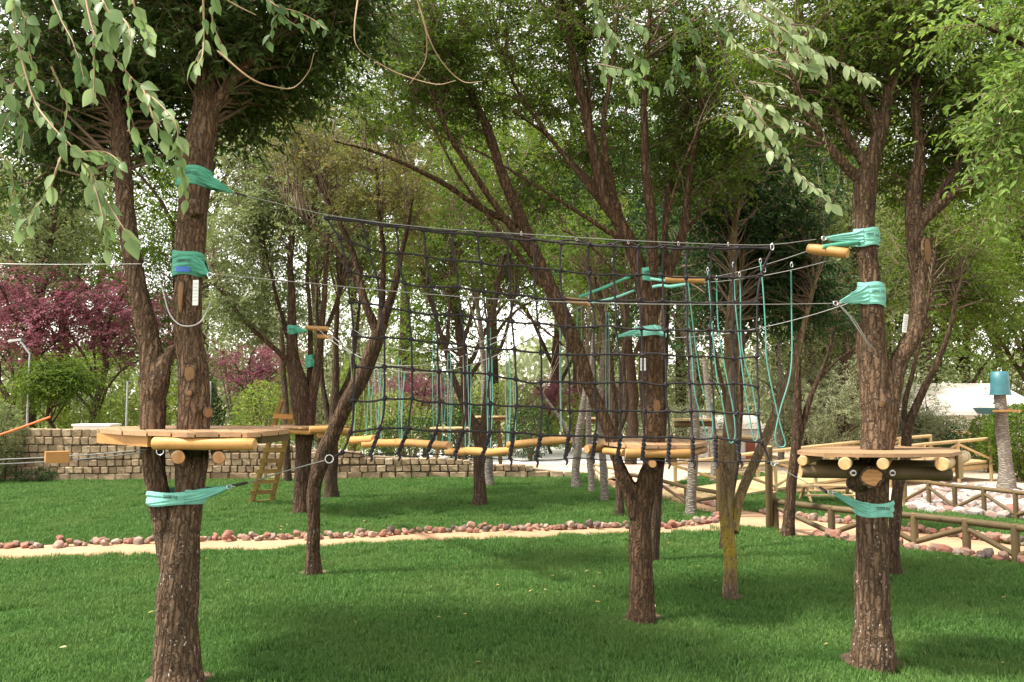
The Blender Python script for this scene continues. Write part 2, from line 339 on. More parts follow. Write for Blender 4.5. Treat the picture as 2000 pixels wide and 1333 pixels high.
for i in range(5):
    tcol.objects.link(bpy.data.objects.new('grass_tuft', tuft_mesh(i, 130, .11, .042)))
def scatter(poly, y0, y1, dens, edge=0.0):
    A = []
    n = int((y1-y0)*2*(.62*y1+1.0)*dens)
    p = np.stack([rng.uniform(-1, 1, n)*(.62*y1+1.0), rng.uniform(y0, y1, n)], 1)
    p = p[np.abs(p[:, 0]) < .62*p[:, 1]+1.0]; return p[inpoly(p, poly)]
BASES = [(350, 1330, 92), (1704, 1292, 82), (1253, 1207, 56), (613, 1119, 30), (590, 1003, 34), (648, 972, 27), (936, 987, 26), (1427, 1166, 28), (1537, 1047, 25), (1747, 1117, 27), (1350, 1002, 21), (1277, 1092, 20)]
M['soil'] = sandm('bare_soil', (.12, .075, .045), (.09, .055, .03), (.06, .035, .02)); BB = []
for (px, py, wd_) in BASES:
    c = G(px, py); r_ = S(wd_/2, c[1]); BB.append((c[0], c[1], r_))
    poly_sheet('bare_soil', [(c[0]+math.cos(a)*(r_+.06+.03*mnoise.noise(Vector((a, px, 0)))), c[1]+math.sin(a)*(r_+.06+.03*mnoise.noise(Vector((a*2, py, 0))))) for a in np.arange(18)*math.pi/9], .004, M['soil'])
pts = []
for (y0, y1, d, s) in ((3.2, 6.5, 160, .9), (6.5, 9, 115, 1.0), (9, 12, 80, 1.1), (12, 19, 48, 1.3)):
    for pl in (L1, L2, L3, L4):
        q = scatter(pl, y0, y1, d)
        if len(q): pts.append(np.column_stack([q, np.full(len(q), s)*rng.uniform(.8, 1.2, len(q))]))
pts = np.concatenate(pts)
for (x_, y_, r_) in BB: pts = pts[np.hypot(pts[:, 0]-x_, pts[:, 1]-y_) > r_+.065]
for (x_, y_, r_) in BB: pts[:, 2] *= 1-.35*np.exp(-(np.hypot(pts[:, 0]-x_, pts[:, 1]-y_)-r_)/.15)
pts[:, 2] *= np.array([1+.28*mnoise.noise(Vector((q[0]*1.7, q[1]*1.7, 2))) for q in pts])
me = bpy.data.meshes.new('lawn_grass'); me.vertices.add(len(pts))
me.vertices.foreach_set('co', np.column_stack([pts[:, :2], np.zeros(len(pts))]).ravel().astype(np.float32))
a = me.attributes.new('sc', 'FLOAT', 'POINT'); a.data.foreach_set('value', pts[:, 2].astype(np.float32)); me.materials.append(M['grass'])
go = bpy.data.objects.new('lawn_grass', me); C.objects.link(go); go['kind'] = 'stuff'; go['label'] = 'short mown green grass covering the lawns'; go['category'] = 'grass'
ng = bpy.data.node_groups.new('grass_scatter', 'GeometryNodeTree')
ng.interface.new_socket('Geometry', in_out='INPUT', socket_type='NodeSocketGeometry'); ng.interface.new_socket('Geometry', in_out='OUTPUT', socket_type='NodeSocketGeometry')
gi = ng.nodes.new('NodeGroupInput'); gO = ng.nodes.new('NodeGroupOutput'); m2p = ng.nodes.new('GeometryNodeMeshToPoints')
ins = ng.nodes.new('GeometryNodeInstanceOnPoints'); ci = ng.nodes.new('GeometryNodeCollectionInfo'); ci.inputs['Collection'].default_value = tcol
ci.inputs['Separate Children'].default_value = True; ci.inputs['Reset Children'].default_value = True
rv = ng.nodes.new('FunctionNodeRandomValue'); rv.data_type = 'FLOAT_VECTOR'; rv.inputs[0].default_value = (-.06, -.06, 0); rv.inputs[1].default_value = (.06, .06, 6.283)
na = ng.nodes.new('GeometryNodeInputNamedAttribute'); na.data_type = 'FLOAT'; na.inputs[0].default_value = 'sc'
L = ng.links.new; L(gi.outputs[0], m2p.inputs['Mesh']); L(m2p.outputs[0], ins.inputs['Points']); L(ci.outputs[0], ins.inputs['Instance'])
ins.inputs['Pick Instance'].default_value = True; L(rv.outputs[0], ins.inputs['Rotation']); L(na.outputs[0], ins.inputs['Scale']); L(ins.outputs[0], gO.inputs[0])
go.modifiers.new('scatter', 'NODES').node_group = ng

# ------------------------------------------------------------------ rocks
def rock_mesh(i, mat):
    bm = bmesh.new(); bmesh.ops.create_icosphere(bm, subdivisions=2, radius=1)
    for v in bm.verts:
        d = v.co.normalized(); k = 1+.35*mnoise.noise(d*1.3+Vector((i*7.1, 0, 0)))+.15*mnoise.noise(d*3+Vector((i*3.3, 5, 0)))
        v.co = d*k; 
        for ax in (0, 1, 2):
            lim = .78+.12*math.sin(i*2.1+ax); v.co[ax] = max(-lim, min(lim, v.co[ax]))
    me = bpy.data.meshes.new('stone'); bm.to_mesh(me); bm.free(); me.materials.append(mat); return me
ROCK = [rock_mesh(i, M['rock']) for i in range(7)]; ROCKP = [rock_mesh(i+9, M['rock_pale']) for i in range(6)]
def along(pts, t):
    pts = np.asarray(pts); s = np.concatenate([[0], np.cumsum(np.linalg.norm(np.diff(pts, axis=0), axis=1))])
    return np.stack([np.interp(t*s[-1], s, pts[:, i]) for i in range(3)], -1), s[-1]
def edging(label, pts, n, w_, smin, smax, nm='stone_edging'):
    e = thing(nm, label, 'stone border', np.asarray(pts[0])*[1, 1, 0])
    for i in range(n):
        p, _ = along(pts, (i+random.random())/n); s = random.uniform(smin, smax)
        off = random.gauss(0, w_)
        piece('stone', random.choice(ROCK), e, (p[0], p[1]+off, s*.45+(.04 if random.random() < .25 else 0)), (random.uniform(-.5, .5), random.uniform(-.5, .5), random.uniform(0, 6.28)), (s*random.uniform(.85, 1.3), s, s*random.uniform(.65, .9)))
edging('long border of reddish rocks along the far side of the curving sand path', STONE_A, 295, .06, .030, .060)
edging('broken border of red rocks between right-hand sand path and lawn beyond log fence', STONE_B, 150, .06, .03, .06)
edging('sparse line of brown rocks at the foot of the front log fence', [G(1585, 1049), G(1640, 1057), G(1787, 1076), G(1889, 1089), G(1990, 1103), G(2060, 1113)], 46, .03, .045, .085)
edging('short run of red rocks beside the sand path left of the timber frame', [G(1320, 972), G(1350, 978), G(1400, 990)], 26, .05, .04, .07)
bed = thing('rock_bed', 'dry stream bed of white and red boulders behind the rear log fence', 'rocks', G(1900, 1000))
bedpoly = [G(1775, 1000), G(1790, 958), G(1880, 950), G(2060, 962), G(2160, 990), G(2150, 1030), G(1985, 1016)]
cand = np.stack([rng.uniform(5, 12, 4000), rng.uniform(10.5, 17.5, 4000)], 1); cand = cand[inpoly(cand, bedpoly)]
kept = []
for c in cand:
    if all((c[0]-k[0])**2+(c[1]-k[1])**2 > .12**2 for k in kept): kept.append(c)
    if len(kept) > 292: break
for c in kept:
    s = random.uniform(.055, .12); piece('boulder', random.choice(ROCKP), bed, (c[0], c[1], s*.4), (random.uniform(-.4, .4), random.uniform(-.4, .4), random.uniform(0, 6.28)), (s*random.uniform(.9, 1.4), s, s*.75))

# ------------------------------------------------------------------ stone retaining wall
wl = thing('stone_wall', 'long low retaining wall of rough beige stone blocks behind the lawn', 'wall', (X(300, 17.3), 17.3, 0))
WPX = [-250, 0, 250, 450, 560, 700, 1000, 1112]; WH = [1.2, 1.11, 1.05, .85, .70, .54, .30, .14]
wp = lambda px: np.array([X(px, 17.35+.0006*max(px, 0)), 17.35+.0006*max(px, 0), 0])
core = MB()
for a_, b_ in zip(range(-250, 1100, 45), range(-205, 1145, 45)):
    b_ = min(b_, 1112); p, q = wp(a_), wp(b_); h1, h2 = np.interp(a_, WPX, WH)-.05, np.interp(b_, WPX, WH)-.05
    d = np.array([0, .35, 0]); u = np.array([0, 0, 1.]); o_ = np.array([0, .05, -.05])
    core.add([p+o_, q+o_, q+o_+u*(h2+.05), p+o_+u*(h1+.05), p+o_+d, q+o_+d, q+o_+d+u*(h2+.05), p+o_+d+u*(h1+.05)], [(0, 1, 2, 3), (3, 2, 6, 7), (4, 7, 6, 5)])
core.build('wall_core', M['mortar'], wl)
def block_mesh(i):
    bm = bmesh.new(); bmesh.ops.create_cube(bm, size=1); bmesh.ops.bevel(bm, geom=bm.edges[:], offset=.09, segments=1, affect='EDGES')
    for v in bm.verts: v.co += Vector((random.uniform(-.035, .035), random.uniform(-.06, .06), random.uniform(-.035, .035)))
    me = bpy.data.meshes.new('stone_block'); bm.to_mesh(me); bm.free(); me.materials.append(M['block']); return me
BL = [block_mesh(i) for i in range(7)]
z = 0.0; row = 0; nb = 0
while z < 1.2:
    rh = random.choice([.15, .165, .14, .155]); px = -230+random.uniform(0, 15)
    while px < 1105:
        wm = random.uniform(.14, .215) if row else random.uniform(.28, .45); dpx = wm*FPX/17.5; h = np.interp(px+dpx/2, WPX, WH)
        zz = z+.025*mnoise.noise(Vector((px*.008, row*3.1, 0)))
        if zz+rh*.6 < h and px+dpx > -40:
            hh = min(rh, h-z+.02); p = wp(px+dpx/2)
            piece('stone_block', random.choice(BL), wl, (p[0], p[1]+.05+random.uniform(-.015, .015), zz+hh/2), (0, random.uniform(-.03, .03), 0), (wm-.014, .2, hh-.014)); nb += 1
        px += dpx
    z += rh; row += 1
print('wall blocks', nb)

# ------------------------------------------------------------------ trees
def smooth_path(spec, n=10, wob=.012, seed=0):
    pts = np.array([P(*s[:3]) for s in spec]); rad = np.array([S(s[3], s[2])/2 for s in spec])
    return catmull(pts, rad, n, wob, seed)
def catmull(pts, rad, n=10, wob=.012, seed=0):
    k = len(pts); Pp = np.vstack([2*pts[0]-pts[1], pts, 2*pts[-1]-pts[-2]]); out = []; ro = []
    for i in range(k-1):
        p0, p1, p2, p3 = Pp[i:i+4]
        for t in np.arange(n)/n:
            out.append(.5*((2*p1)+(-p0+p2)*t+(2*p0-5*p1+4*p2-p3)*t*t+(-p0+3*p1-3*p2+p3)*t**3)); ro.append(rad[i]+(rad[i+1]-rad[i])*t)
    out.append(pts[-1]); ro.append(rad[-1]); out = np.array(out); ro = np.array(ro)
    for i in range(1, len(out)-1):
        q = Vector(out[i]*2.1)+Vector((seed*3.7, 0, 0)); out[i] += wob*np.array([mnoise.noise(q), mnoise.noise(q+Vector((9, 0, 0))), 0])*1.5
        ro[i] *= 1+.10*mnoise.noise(q*3)
    return out, ro
def leaves_at(base, axis, nrm, L_, wr=.42):
    n = len(base); axis = axis/np.linalg.norm(axis, axis=1)[:, None]
    side = np.cross(axis, nrm); side /= np.linalg.norm(side, axis=1)[:, None]+1e-9; up = np.cross(side, axis)
    Lc = L_[:, None]; Wc = Lc*wr*.5; dr = -up*Lc*.10
    tip = base+axis*Lc+dr*1.4
    V = np.stack([base, base+axis*Lc*.28-side*Wc*.9+up*Lc*.06, base+axis*Lc*.62-side*Wc*.8+up*Lc*.05+dr*.4, tip,
                  base+axis*Lc*.62+side*Wc*.8+up*Lc*.05+dr*.4, base+axis*Lc*.28+side*Wc*.9+up*Lc*.06], 1).reshape(-1, 3)
    q = np.arange(n)[:, None]*6; return V, np.concatenate([q+np.array([0, 1, 2, 3]), q+np.array([0, 3, 4, 5])])
def rv3(n, s=1.0): return rng.normal(0, s, (n, 3))
def sprays(start, dirs, Ls, per, lsize, droop=.25, wr=.42, jit=.55):
    n = len(start); t = (np.arange(per)+.6)/per
    dirs = dirs/np.linalg.norm(dirs, axis=1)[:, None]
    hs_ = np.cross(dirs, np.array([0, 0, 1.])+rv3(n, .35)); hs_ /= np.linalg.norm(hs_, axis=1)[:, None]+1e-9
    pos = start[:, None, :]+dirs[:, None, :]*(t[None, :, None]*Ls[:, None, None])-np.array([0, 0, 1.])*(t[None, :, None]**2*Ls[:, None, None]*droop)
    sg = np.where(np.arange(per) % 2 == 0, 1., -1.)[None, :, None]
    ax = dirs[:, None, :]*.55+hs_[:, None, :]*sg*.8-np.array([0, 0, .45])+rng.normal(0, .3, (n, per, 3))
    nr = np.array([0, -.1, .75])+rng.normal(0, jit, (n, per, 3))
    ls = lsize*rng.uniform(.6, 1.15, (n, per)); m = rng.random((n, per)) < .88
    V, F = leaves_at(pos[m], ax[m], nr[m], ls[m], wr)
    sv = np.repeat(rng.random(n)[:, None], per, 1); var = np.clip(.55*sv+.45*rng.random((n, per)), 0, 1)[m]
    return V, F, np.repeat(var, 6)
def crown_mesh(nodes, nrad, blobs, lsize, twigs, fol, per=11, nsp=11, spl=(.16, .38), droop=.25, wr=.42, k=4, brk=.35, dens=1.0):
    """grow a branch from the limbs to random places in each blob, then leafy sprays along it"""
    St, Di, Ls = [], [], []
    for (c, r, n) in blobs:
        n = int(n*dens)
        for _ in range(n):
            q = rng.normal(0, 1, 3); q /= np.linalg.norm(q); e = c+q*r*(rng.random()**.42)
            hd = np.linalg.norm(nodes[:, :2]-e[:2], axis=1); d = np.linalg.norm(nodes-e, axis=1)+np.clip(nodes[:, 2]-(e[2]-.3*hd), 0, 3)*1.6
            i = int(rng.choice(np.argsort(d)[:14])); s = nodes[i]; D = e-s; dl = np.linalg.norm(D)
            mid = s+D*.45+np.array([0, 0, .14*dl])+rv3(1, .07*dl)[0]
            t = np.linspace(0, 1, 7)[:, None]; pt = (1-t)**2*s+2*t*(1-t)*mid+t*t*e+np.vstack([np.zeros(3), rv3(5, .018*dl), np.zeros(3)])
            r0 = min(nrad[i]*.5, .0035+.0065*dl); twigs.tube(pt, np.linspace(r0, .0022, 7), k, cap=False)
            tt = rng.uniform(brk, 1.0, nsp); idx = tt*6; a_ = np.floor(idx).astype(int).clip(0, 5); fr = (idx-a_)[:, None]
            pos = pt[a_]*(1-fr)+pt[a_+1]*fr; tg = pt[a_+1]-pt[a_]; tg /= np.linalg.norm(tg, axis=1)[:, None]+1e-9
            dd = tg*.6+rng.normal(0, .65, (nsp, 3))*np.array([1, 1, .55]); dd /= np.linalg.norm(dd, axis=1)[:, None]
            St.append(pos); Di.append(dd); Ls.append(rng.uniform(*spl, nsp))
    St, Di, Ls = np.concatenate(St), np.concatenate(Di), np.concatenate(Ls)
    V, F, A = sprays(St, Di, Ls, per, lsize, droop, wr); fol.add(V, F, attr=A)
    for j in range(0, len(St), 2 if k > 3 else 4):
        twigs.tube(np.stack([St[j], St[j]+Di[j]*Ls[j]*.5-np.array([0, 0, Ls[j]*droop*.25]), St[j]+Di[j]*Ls[j]-np.array([0, 0, Ls[j]*droop])]), np.array([.0024, .0018, .001]), 3, cap=False)
def tree(label, limbs, blobs, bark_, leaf, lsize=.05, name='tree', group=None, remesh=0, ridge=.006, wsc=1.0, first_is_trunk=1, twigmat=None, sides=12, nmin=1.5, **kw):
    b0 = P(*limbs[0][0][:3]); base = np.array([b0[0], b0[1], 0.0]); t = thing(name, label, 'tree', base, group)
    nodes, nrad = [], []
    parts = []
    for i, sp in enumerate(limbs):
        if i == 0 and sp[0][1] is not None:
            pass
        pt, rd = smooth_path(sp, 8, .015, seed=i+len(label))
        rd = rd*wsc
        if i == 0:
            # flare at the foot and start just under the turf
            rd = rd*(1+(.16 if remesh else .30)*np.exp(-np.maximum(pt[:, 2], 0)/.09)); pt[0][2] = -.03
        parts.append((pt, rd)); m = pt[:, 2] > nmin
        if m.any(): nodes.append(pt[m]); nrad.append(rd[m])
    if remesh:
        mb = MB()
        for pt, rd in parts: mb.tube(pt, rd, 16, cap=True)
        o = mb.build('trunk', bark_, t, True)
        md = o.modifiers.new('r', 'REMESH'); md.mode = 'VOXEL'; md.voxel_size = remesh
        md2 = o.modifiers.new('s', 'SMOOTH'); md2.iterations = 4; md2.factor = .5
        dg = bpy.context.evaluated_depsgraph_get(); ev = o.evaluated_get(dg); me = bpy.data.meshes.new_from_object(ev)
        o.modifiers.clear(); o.data = me
        n = len(me.vertices); co = np.empty(n*3, np.float32); me.vertices.foreach_get('co', co); co = co.reshape(-1, 3)
        no = np.empty(n*3, np.float32); me.vertices.foreach_get('normal', no); no = no.reshape(-1, 3)
        sx = 30.0; h = np.empty(n)
        for q in range(n):
            x, y, z_ = co[q]; v = Vector((x*sx, y*sx, z_*3.2)); a_ = mnoise.noise(v); b_ = mnoise.noise(v*2.3+Vector((4, 4, 4)))
            h[q] = (.45-abs(a_)*2.4)*.8+b_*.5
        co += no*(h*ridge)[:, None].astype(np.float32); me.vertices.foreach_set('co', co.ravel())
        me.polygons.foreach_set('use_smooth', np.ones(len(me.polygons), bool)); me.update()
        if not me.materials: me.materials.append(bark_)
    else:
        for i, (pt, rd) in enumerate(parts):
            mb = MB(); mb.tube(pt, rd, sides, cap=True); mb.build('trunk' if i < first_is_trunk else 'limb', bark_, t, True)
    if blobs:
        nodes = np.concatenate(nodes); nrad = np.concatenate(nrad); tw, fo = MB(), MB()
        bl = [(P(a_, b_, Y), np.array([S(rx, Y), ry, S(rz, Y)]), n) for (a_, b_, Y, rx, rz, ry, n) in blobs]
        crown_mesh(nodes, nrad, bl, lsize, tw, fo, **kw)
        to = tw.build('twigs', twigmat or M['twig'], t, True, kind='stuff'); fo.build('crown', leaf, t)
    return t
#TREES
# near trees ------------------------------------------------------------
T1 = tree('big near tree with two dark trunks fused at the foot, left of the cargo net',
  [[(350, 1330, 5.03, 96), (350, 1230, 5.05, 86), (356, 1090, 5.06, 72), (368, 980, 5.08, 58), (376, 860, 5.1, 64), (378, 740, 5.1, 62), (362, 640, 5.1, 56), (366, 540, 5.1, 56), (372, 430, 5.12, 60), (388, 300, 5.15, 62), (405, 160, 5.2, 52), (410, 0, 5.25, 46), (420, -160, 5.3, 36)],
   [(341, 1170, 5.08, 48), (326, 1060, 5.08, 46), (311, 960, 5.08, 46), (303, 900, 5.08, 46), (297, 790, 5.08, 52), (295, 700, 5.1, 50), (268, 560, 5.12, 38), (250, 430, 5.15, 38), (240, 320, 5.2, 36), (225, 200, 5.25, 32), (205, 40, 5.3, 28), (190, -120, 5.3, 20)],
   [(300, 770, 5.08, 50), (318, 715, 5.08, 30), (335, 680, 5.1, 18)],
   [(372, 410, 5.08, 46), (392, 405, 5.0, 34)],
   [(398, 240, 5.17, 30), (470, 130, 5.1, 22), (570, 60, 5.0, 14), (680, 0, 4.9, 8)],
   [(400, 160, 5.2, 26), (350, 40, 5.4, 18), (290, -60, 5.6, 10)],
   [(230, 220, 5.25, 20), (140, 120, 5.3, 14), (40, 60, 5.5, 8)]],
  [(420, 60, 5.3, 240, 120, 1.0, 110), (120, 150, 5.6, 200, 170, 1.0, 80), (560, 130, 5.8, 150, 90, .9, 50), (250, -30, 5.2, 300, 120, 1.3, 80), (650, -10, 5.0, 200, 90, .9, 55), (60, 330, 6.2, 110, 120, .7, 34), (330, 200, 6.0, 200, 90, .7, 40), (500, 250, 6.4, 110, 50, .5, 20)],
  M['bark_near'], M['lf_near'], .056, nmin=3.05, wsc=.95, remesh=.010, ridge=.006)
T2 = tree('stout near tree with rough forked trunk carrying the platform right of the net',
  [[(1704, 1292, 5.37, 82), (1704, 1200, 5.38, 72), (1705, 1080, 5.38, 66), (1706, 980, 5.4, 62), (1712, 900, 5.4, 64), (1720, 820, 5.42, 74), (1712, 730, 5.43, 62), (1700, 620, 5.43, 44), (1692, 480, 5.45, 42), (1690, 370, 5.5, 48), (1712, 290, 5.5, 34), (1738, 180, 5.5, 30), (1750, 40, 5.5, 26), (1755, -120, 5.5, 16)],
   [(1732, 800, 5.42, 50), (1750, 720, 5.4, 36), (1785, 640, 5.42, 30), (1790, 560, 5.45, 30), (1784, 460, 5.45, 36), (1782, 380, 5.5, 34), (1795, 300, 5.5, 26), (1790, 180, 5.5, 20), (1810, 30, 5.5, 14)],
   [(1760, 700, 5.4, 26), (1790, 640, 5.36, 24), (1800, 560, 5.36, 22), (1812, 500, 5.34, 18), (1822, 465, 5.34, 12)],
   [(1688, 360, 5.5, 30), (1650, 325, 5.45, 22), (1600, 260, 5.4, 18), (1560, 180, 5.3, 12), (1520, 90, 5.2, 8)],
   [(1700, 330, 5.5, 26), (1650, 250, 5.5, 18), (1610, 150, 5.5, 14), (1560, 20, 5.6, 8)],
   [(1720, 260, 5.5, 22), (1650, 130, 5.6, 16), (1600, 0, 5.7, 10)],
   [(1786, 450, 5.45, 26), (1835, 400, 5.4, 22), (1900, 350, 5.3, 16), (1990, 330, 5.2, 12), (2080, 300, 5.1, 8)],
   [(1800, 430, 5.45, 20), (1870, 330, 5.5, 16), (1930, 240, 5.5, 12), (2000, 140, 5.5, 8)],
   [(1690, 640, 5.45, 34), (1692, 740, 5.44, 36), (1700, 800, 5.44, 40)]],
  [(1700, 80, 5.7, 260, 130, 1.0, 110), (1920, 170, 5.6, 160, 170, .9, 70), (1560, 190, 5.9, 150, 120, .7, 40), (1850, 330, 5.9, 160, 90, .6, 22), (1750, -60, 5.4, 320, 80, 1.2, 50)],
  M['bark_near'], M['lf_green'], .044, nmin=2.7, wsc=.92, remesh=.010, ridge=.007, dens=1.4)
T3 = tree('tall near tree in the middle whose trunk forks under the middle platform',
  [[(1253, 1207, 6.46, 56), (1252, 1120, 6.48, 50), (1253, 1020, 6.5, 50), (1262, 955, 6.5, 48), (1277, 895, 6.5, 44), (1274, 830, 6.5, 48), (1272, 780, 6.55, 50), (1270, 680, 6.55, 48), (1258, 580, 6.6, 38), (1225, 470, 6.6, 32), (1180, 370, 6.6, 30), (1150, 250, 6.6, 24), (1120, 120, 6.6, 20), (1085, -40, 6.6, 14)],
   [(1248, 1010, 6.5, 42), (1231, 955, 6.5, 34), (1206, 900, 6.5, 26), (1184, 830, 6.55, 28), (1140, 720, 6.6, 34), (1100, 620, 6.65, 34), (1060, 530, 6.7, 30), (1020, 440, 6.75, 28), (980, 340, 6.8, 24), (930, 200, 6.8, 18), (850, 60, 6.9, 12)],
   [(1050, 510, 6.7, 18), (980, 420, 6.6, 16), (900, 300, 6.5, 13), (860, 220, 6.5, 10), (820, 120, 6.5, 6)],
   [(1010, 440, 6.75, 16), (930, 400, 6.7, 14), (850, 350, 6.6, 12), (740, 300, 6.5, 9), (650, 275, 6.4, 6)],
   [(1268, 640, 6.55, 34), (1292, 560, 6.6, 26), (1330, 470, 6.6, 22), (1350, 330, 6.6, 14), (1380, 180, 6.6, 8)],
   [(1280, 600, 6.58, 26), (1275, 480, 6.5, 24), (1262, 330, 6.5, 20), (1258, 180, 6.5, 16), (1270, 0, 6.5, 10)],
   [(1180, 380, 6.6, 16), (1130, 330, 6.7, 12), (1060, 260, 6.8, 9), (1000, 220, 6.8, 6)],
   [(1300, 540, 6.6, 16), (1300, 420, 6.7, 14), (1320, 280, 6.8, 10), (1350, 150, 6.8, 7)],
   [(1060, 560, 6.7, 14), (960, 430, 6.6, 10), (890, 330, 6.5, 8), (835, 230, 6.4, 5), (790, 140, 6.3, 4)],
   [(1230, 480, 6.6, 14), (1090, 390, 6.5, 9), (940, 300, 6.4, 7), (820, 250, 6.3, 4)],
   [(1190, 420, 6.6, 14), (1100, 300, 6.7, 10), (1010, 180, 6.8, 8), (960, 60, 6.8, 5)],
   [(1200, 430, 6.6, 13), (1165, 300, 6.7, 11), (1150, 180, 6.7, 9), (1140, 20, 6.7, 6)],
   [(1320, 480, 6.6, 12), (1385, 390, 6.7, 8), (1440, 320, 6.8, 5), (1500, 260, 6.8, 3)],
   [(1290, 520, 6.6, 12), (1310, 420, 6.4, 9), (1340, 300, 6.3, 6), (1400, 200, 6.3, 4)],
   [(1130, 700, 6.6, 8), (1010, 600, 6.8, 6), (930, 520, 7, 4), (860, 490, 7.1, 3)],
   [(1270, 620, 6.6, 10), (1190, 520, 6.8, 7), (1120, 460, 6.9, 5), (1020, 430, 7, 3)],
   [(1215, 450, 6.6, 18), (1180, 300, 6.4, 14), (1190, 150, 6.3, 10), (1210, 20, 6.3, 7)]],
  [(1100, 90, 6.9, 300, 130, 1.0, 100), (830, 180, 6.8, 170, 110, .8, 46), (1380, 150, 6.8, 160, 150, .8, 60), (1250, 280, 7.2, 170, 80, .6, 30), (1000, -50, 6.5, 330, 80, 1.1, 50), (1440, 20, 6.9, 140, 90, .8, 30), (1370, 350, 7.0, 110, 90, .6, 22), (720, 20, 6.8, 130, 90, .7, 24), (1060, 340, 7.4, 150, 70, .5, 14)],
  M['bark_red'], M['lf_green'], .042, nmin=2.5, wsc=.88, remesh=.010, ridge=.006, brk=.3, dens=1.7)
# middle-distance trees ---------------------------------------------------
tree('slim dark tree leaning right behind the bottom corner ring of the net',
  [[(613, 1119, 8.1, 30), (612, 1040, 8.1, 24), (613, 960, 8.1, 26), (632, 890, 8.1, 32), (668, 810, 8.1, 30), (705, 740, 8.1, 30), (735, 665, 8.1, 28), (752, 620, 8.1, 20), (772, 550, 8.1, 14), (795, 460, 8.1, 9), (805, 380, 8.1, 5)],
   [(735, 650, 8.1, 20), (715, 590, 8.1, 15), (690, 500, 8.2, 12), (660, 430, 8.2, 9), (600, 320, 8.2, 5)],
   [(745, 630, 8.1, 16), (748, 540, 8.1, 11), (742, 430, 8.1, 8), (735, 320, 8.2, 5)],
   [(700, 560, 8.2, 9), (640, 470, 8.2, 7), (560, 400, 8.3, 4)]],
  [(720, 330, 8.4, 150, 110, .9, 34), (600, 250, 8.6, 130, 90, .8, 26), (800, 420, 8.6, 80, 110, .6, 12)],
  M['bark_mid'], M['lf_olive'], .045, sides=14, per=9, nsp=9, dens=1.7)
tree('many-stemmed tree rising through the round platform with the ladder',
  [[(590, 1003, 12.4, 34), (592, 920, 12.4, 30), (594, 840, 12.4, 34), (584, 760, 12.4, 40), (572, 700, 12.4, 26), (570, 600, 12.4, 15), (568, 500, 12.4, 11), (575, 380, 12.4, 7)],
   [(600, 860, 12.4, 26), (612, 760, 12.4, 20), (625, 680, 12.4, 14), (632, 590, 12.4, 11), (640, 480, 12.4, 8), (660, 360, 12.4, 5)],
   [(606, 840, 12.5, 18), (604, 740, 12.5, 12), (606, 640, 12.5, 9), (600, 520, 12.5, 7), (610, 400, 12.5, 4)],
   [(582, 730, 12.4, 16), (545, 690, 12.3, 11), (490, 640, 12.2, 8), (440, 580, 12.1, 6), (400, 540, 12, 4)],
   [(575, 690, 12.4, 14), (550, 620, 12.6, 8), (530, 540, 12.6, 6), (500, 440, 12.6, 4)],
   [(628, 660, 12.4, 11), (655, 600, 12.6, 8), (690, 500, 12.6, 5)]],
  [(470, 380, 12.8, 90, 110, 1.2, 40), (500, 470, 12.5, 140, 130, 1.5, 60), (620, 380, 12.7, 140, 130, 1.5, 50), (460, 600, 12.4, 80, 70, .9, 26), (560, 250, 12.9, 200, 110, 1.5, 50)],
  M['bark_mid'], M['lf_grey'], .066, sides=12, per=10, nsp=10, spl=(.2, .45), k=3, dens=1.6)
tree('dark straight tree just right of the ladder tree',
  [[(648, 972, 14.3, 27), (648, 900, 14.3, 24), (652, 820, 14.3, 20), (656, 720, 14.3, 12), (660, 600, 14.3, 9), (672, 470, 14.3, 6)],
   [(650, 850, 14.3, 14), (630, 760, 14.3, 10), (622, 650, 14.3, 8), (615, 520, 14.3, 5)],
   [(656, 800, 14.3, 12), (690, 700, 14.5, 8), (705, 560, 14.5, 5)]],
  [(680, 450, 14.8, 130, 120, 1.3, 34), (760, 330, 15, 160, 110, 1.3, 36)],
  M['bark_dark'], M['lf_green'], .07, per=9, nsp=9, spl=(.2, .5), k=3, dens=1.7)
tree('dark tree forking low in a narrow Y behind the middle of the net',
  [[(936, 987, 13.3, 26), (936, 920, 13.3, 22), (938, 860, 13.3, 26), (912, 800, 13.3, 16), (882, 730, 13.3, 12), (858, 640, 13.3, 8), (820, 520, 13.3, 5)],
   [(940, 860, 13.3, 18), (950, 780, 13.3, 14), (955, 690, 13.3, 11), (965, 600, 13.3, 9), (990, 480, 13.3, 6)],
   [(954, 720, 13.3, 9), (985, 660, 13.3, 7), (1010, 560, 13.3, 4)],
   [(870, 690, 13.3, 8), (880, 580, 13.3, 6), (890, 460, 13.3, 4)]],
  [(870, 480, 13.6, 140, 110, 1.3, 44), (1000, 470, 13.8, 120, 120, 1.2, 36), (930, 300, 14, 200, 120, 1.5, 50)],
  M['bark_dark'], M['lf_green'], .066, per=9, nsp=9, spl=(.2, .45), k=3, dens=1.7)
G_PALE = 'thin pale trunks at the back of the lawn'
def thin(label, sp, blobs, mat='bark_pale', leaf='lf_green', extra=(), **kw):
    return tree(label, [sp]+list(extra), blobs, M[mat], M[leaf], .07, per=9, nsp=9, spl=(.2, .45), k=3, sides=9, dens=1.5, **kw)
thin('pale ringed trunk directly behind the narrow Y tree', [(956, 948, 16.3, 19), (952, 880, 16.3, 17), (948, 800, 16.3, 15), (944, 700, 16.3, 11), (930, 560, 16.3, 7), (925, 450, 16.3, 5)], [(930, 480, 16.6, 120, 90, 1.2, 26)], group=G_PALE)
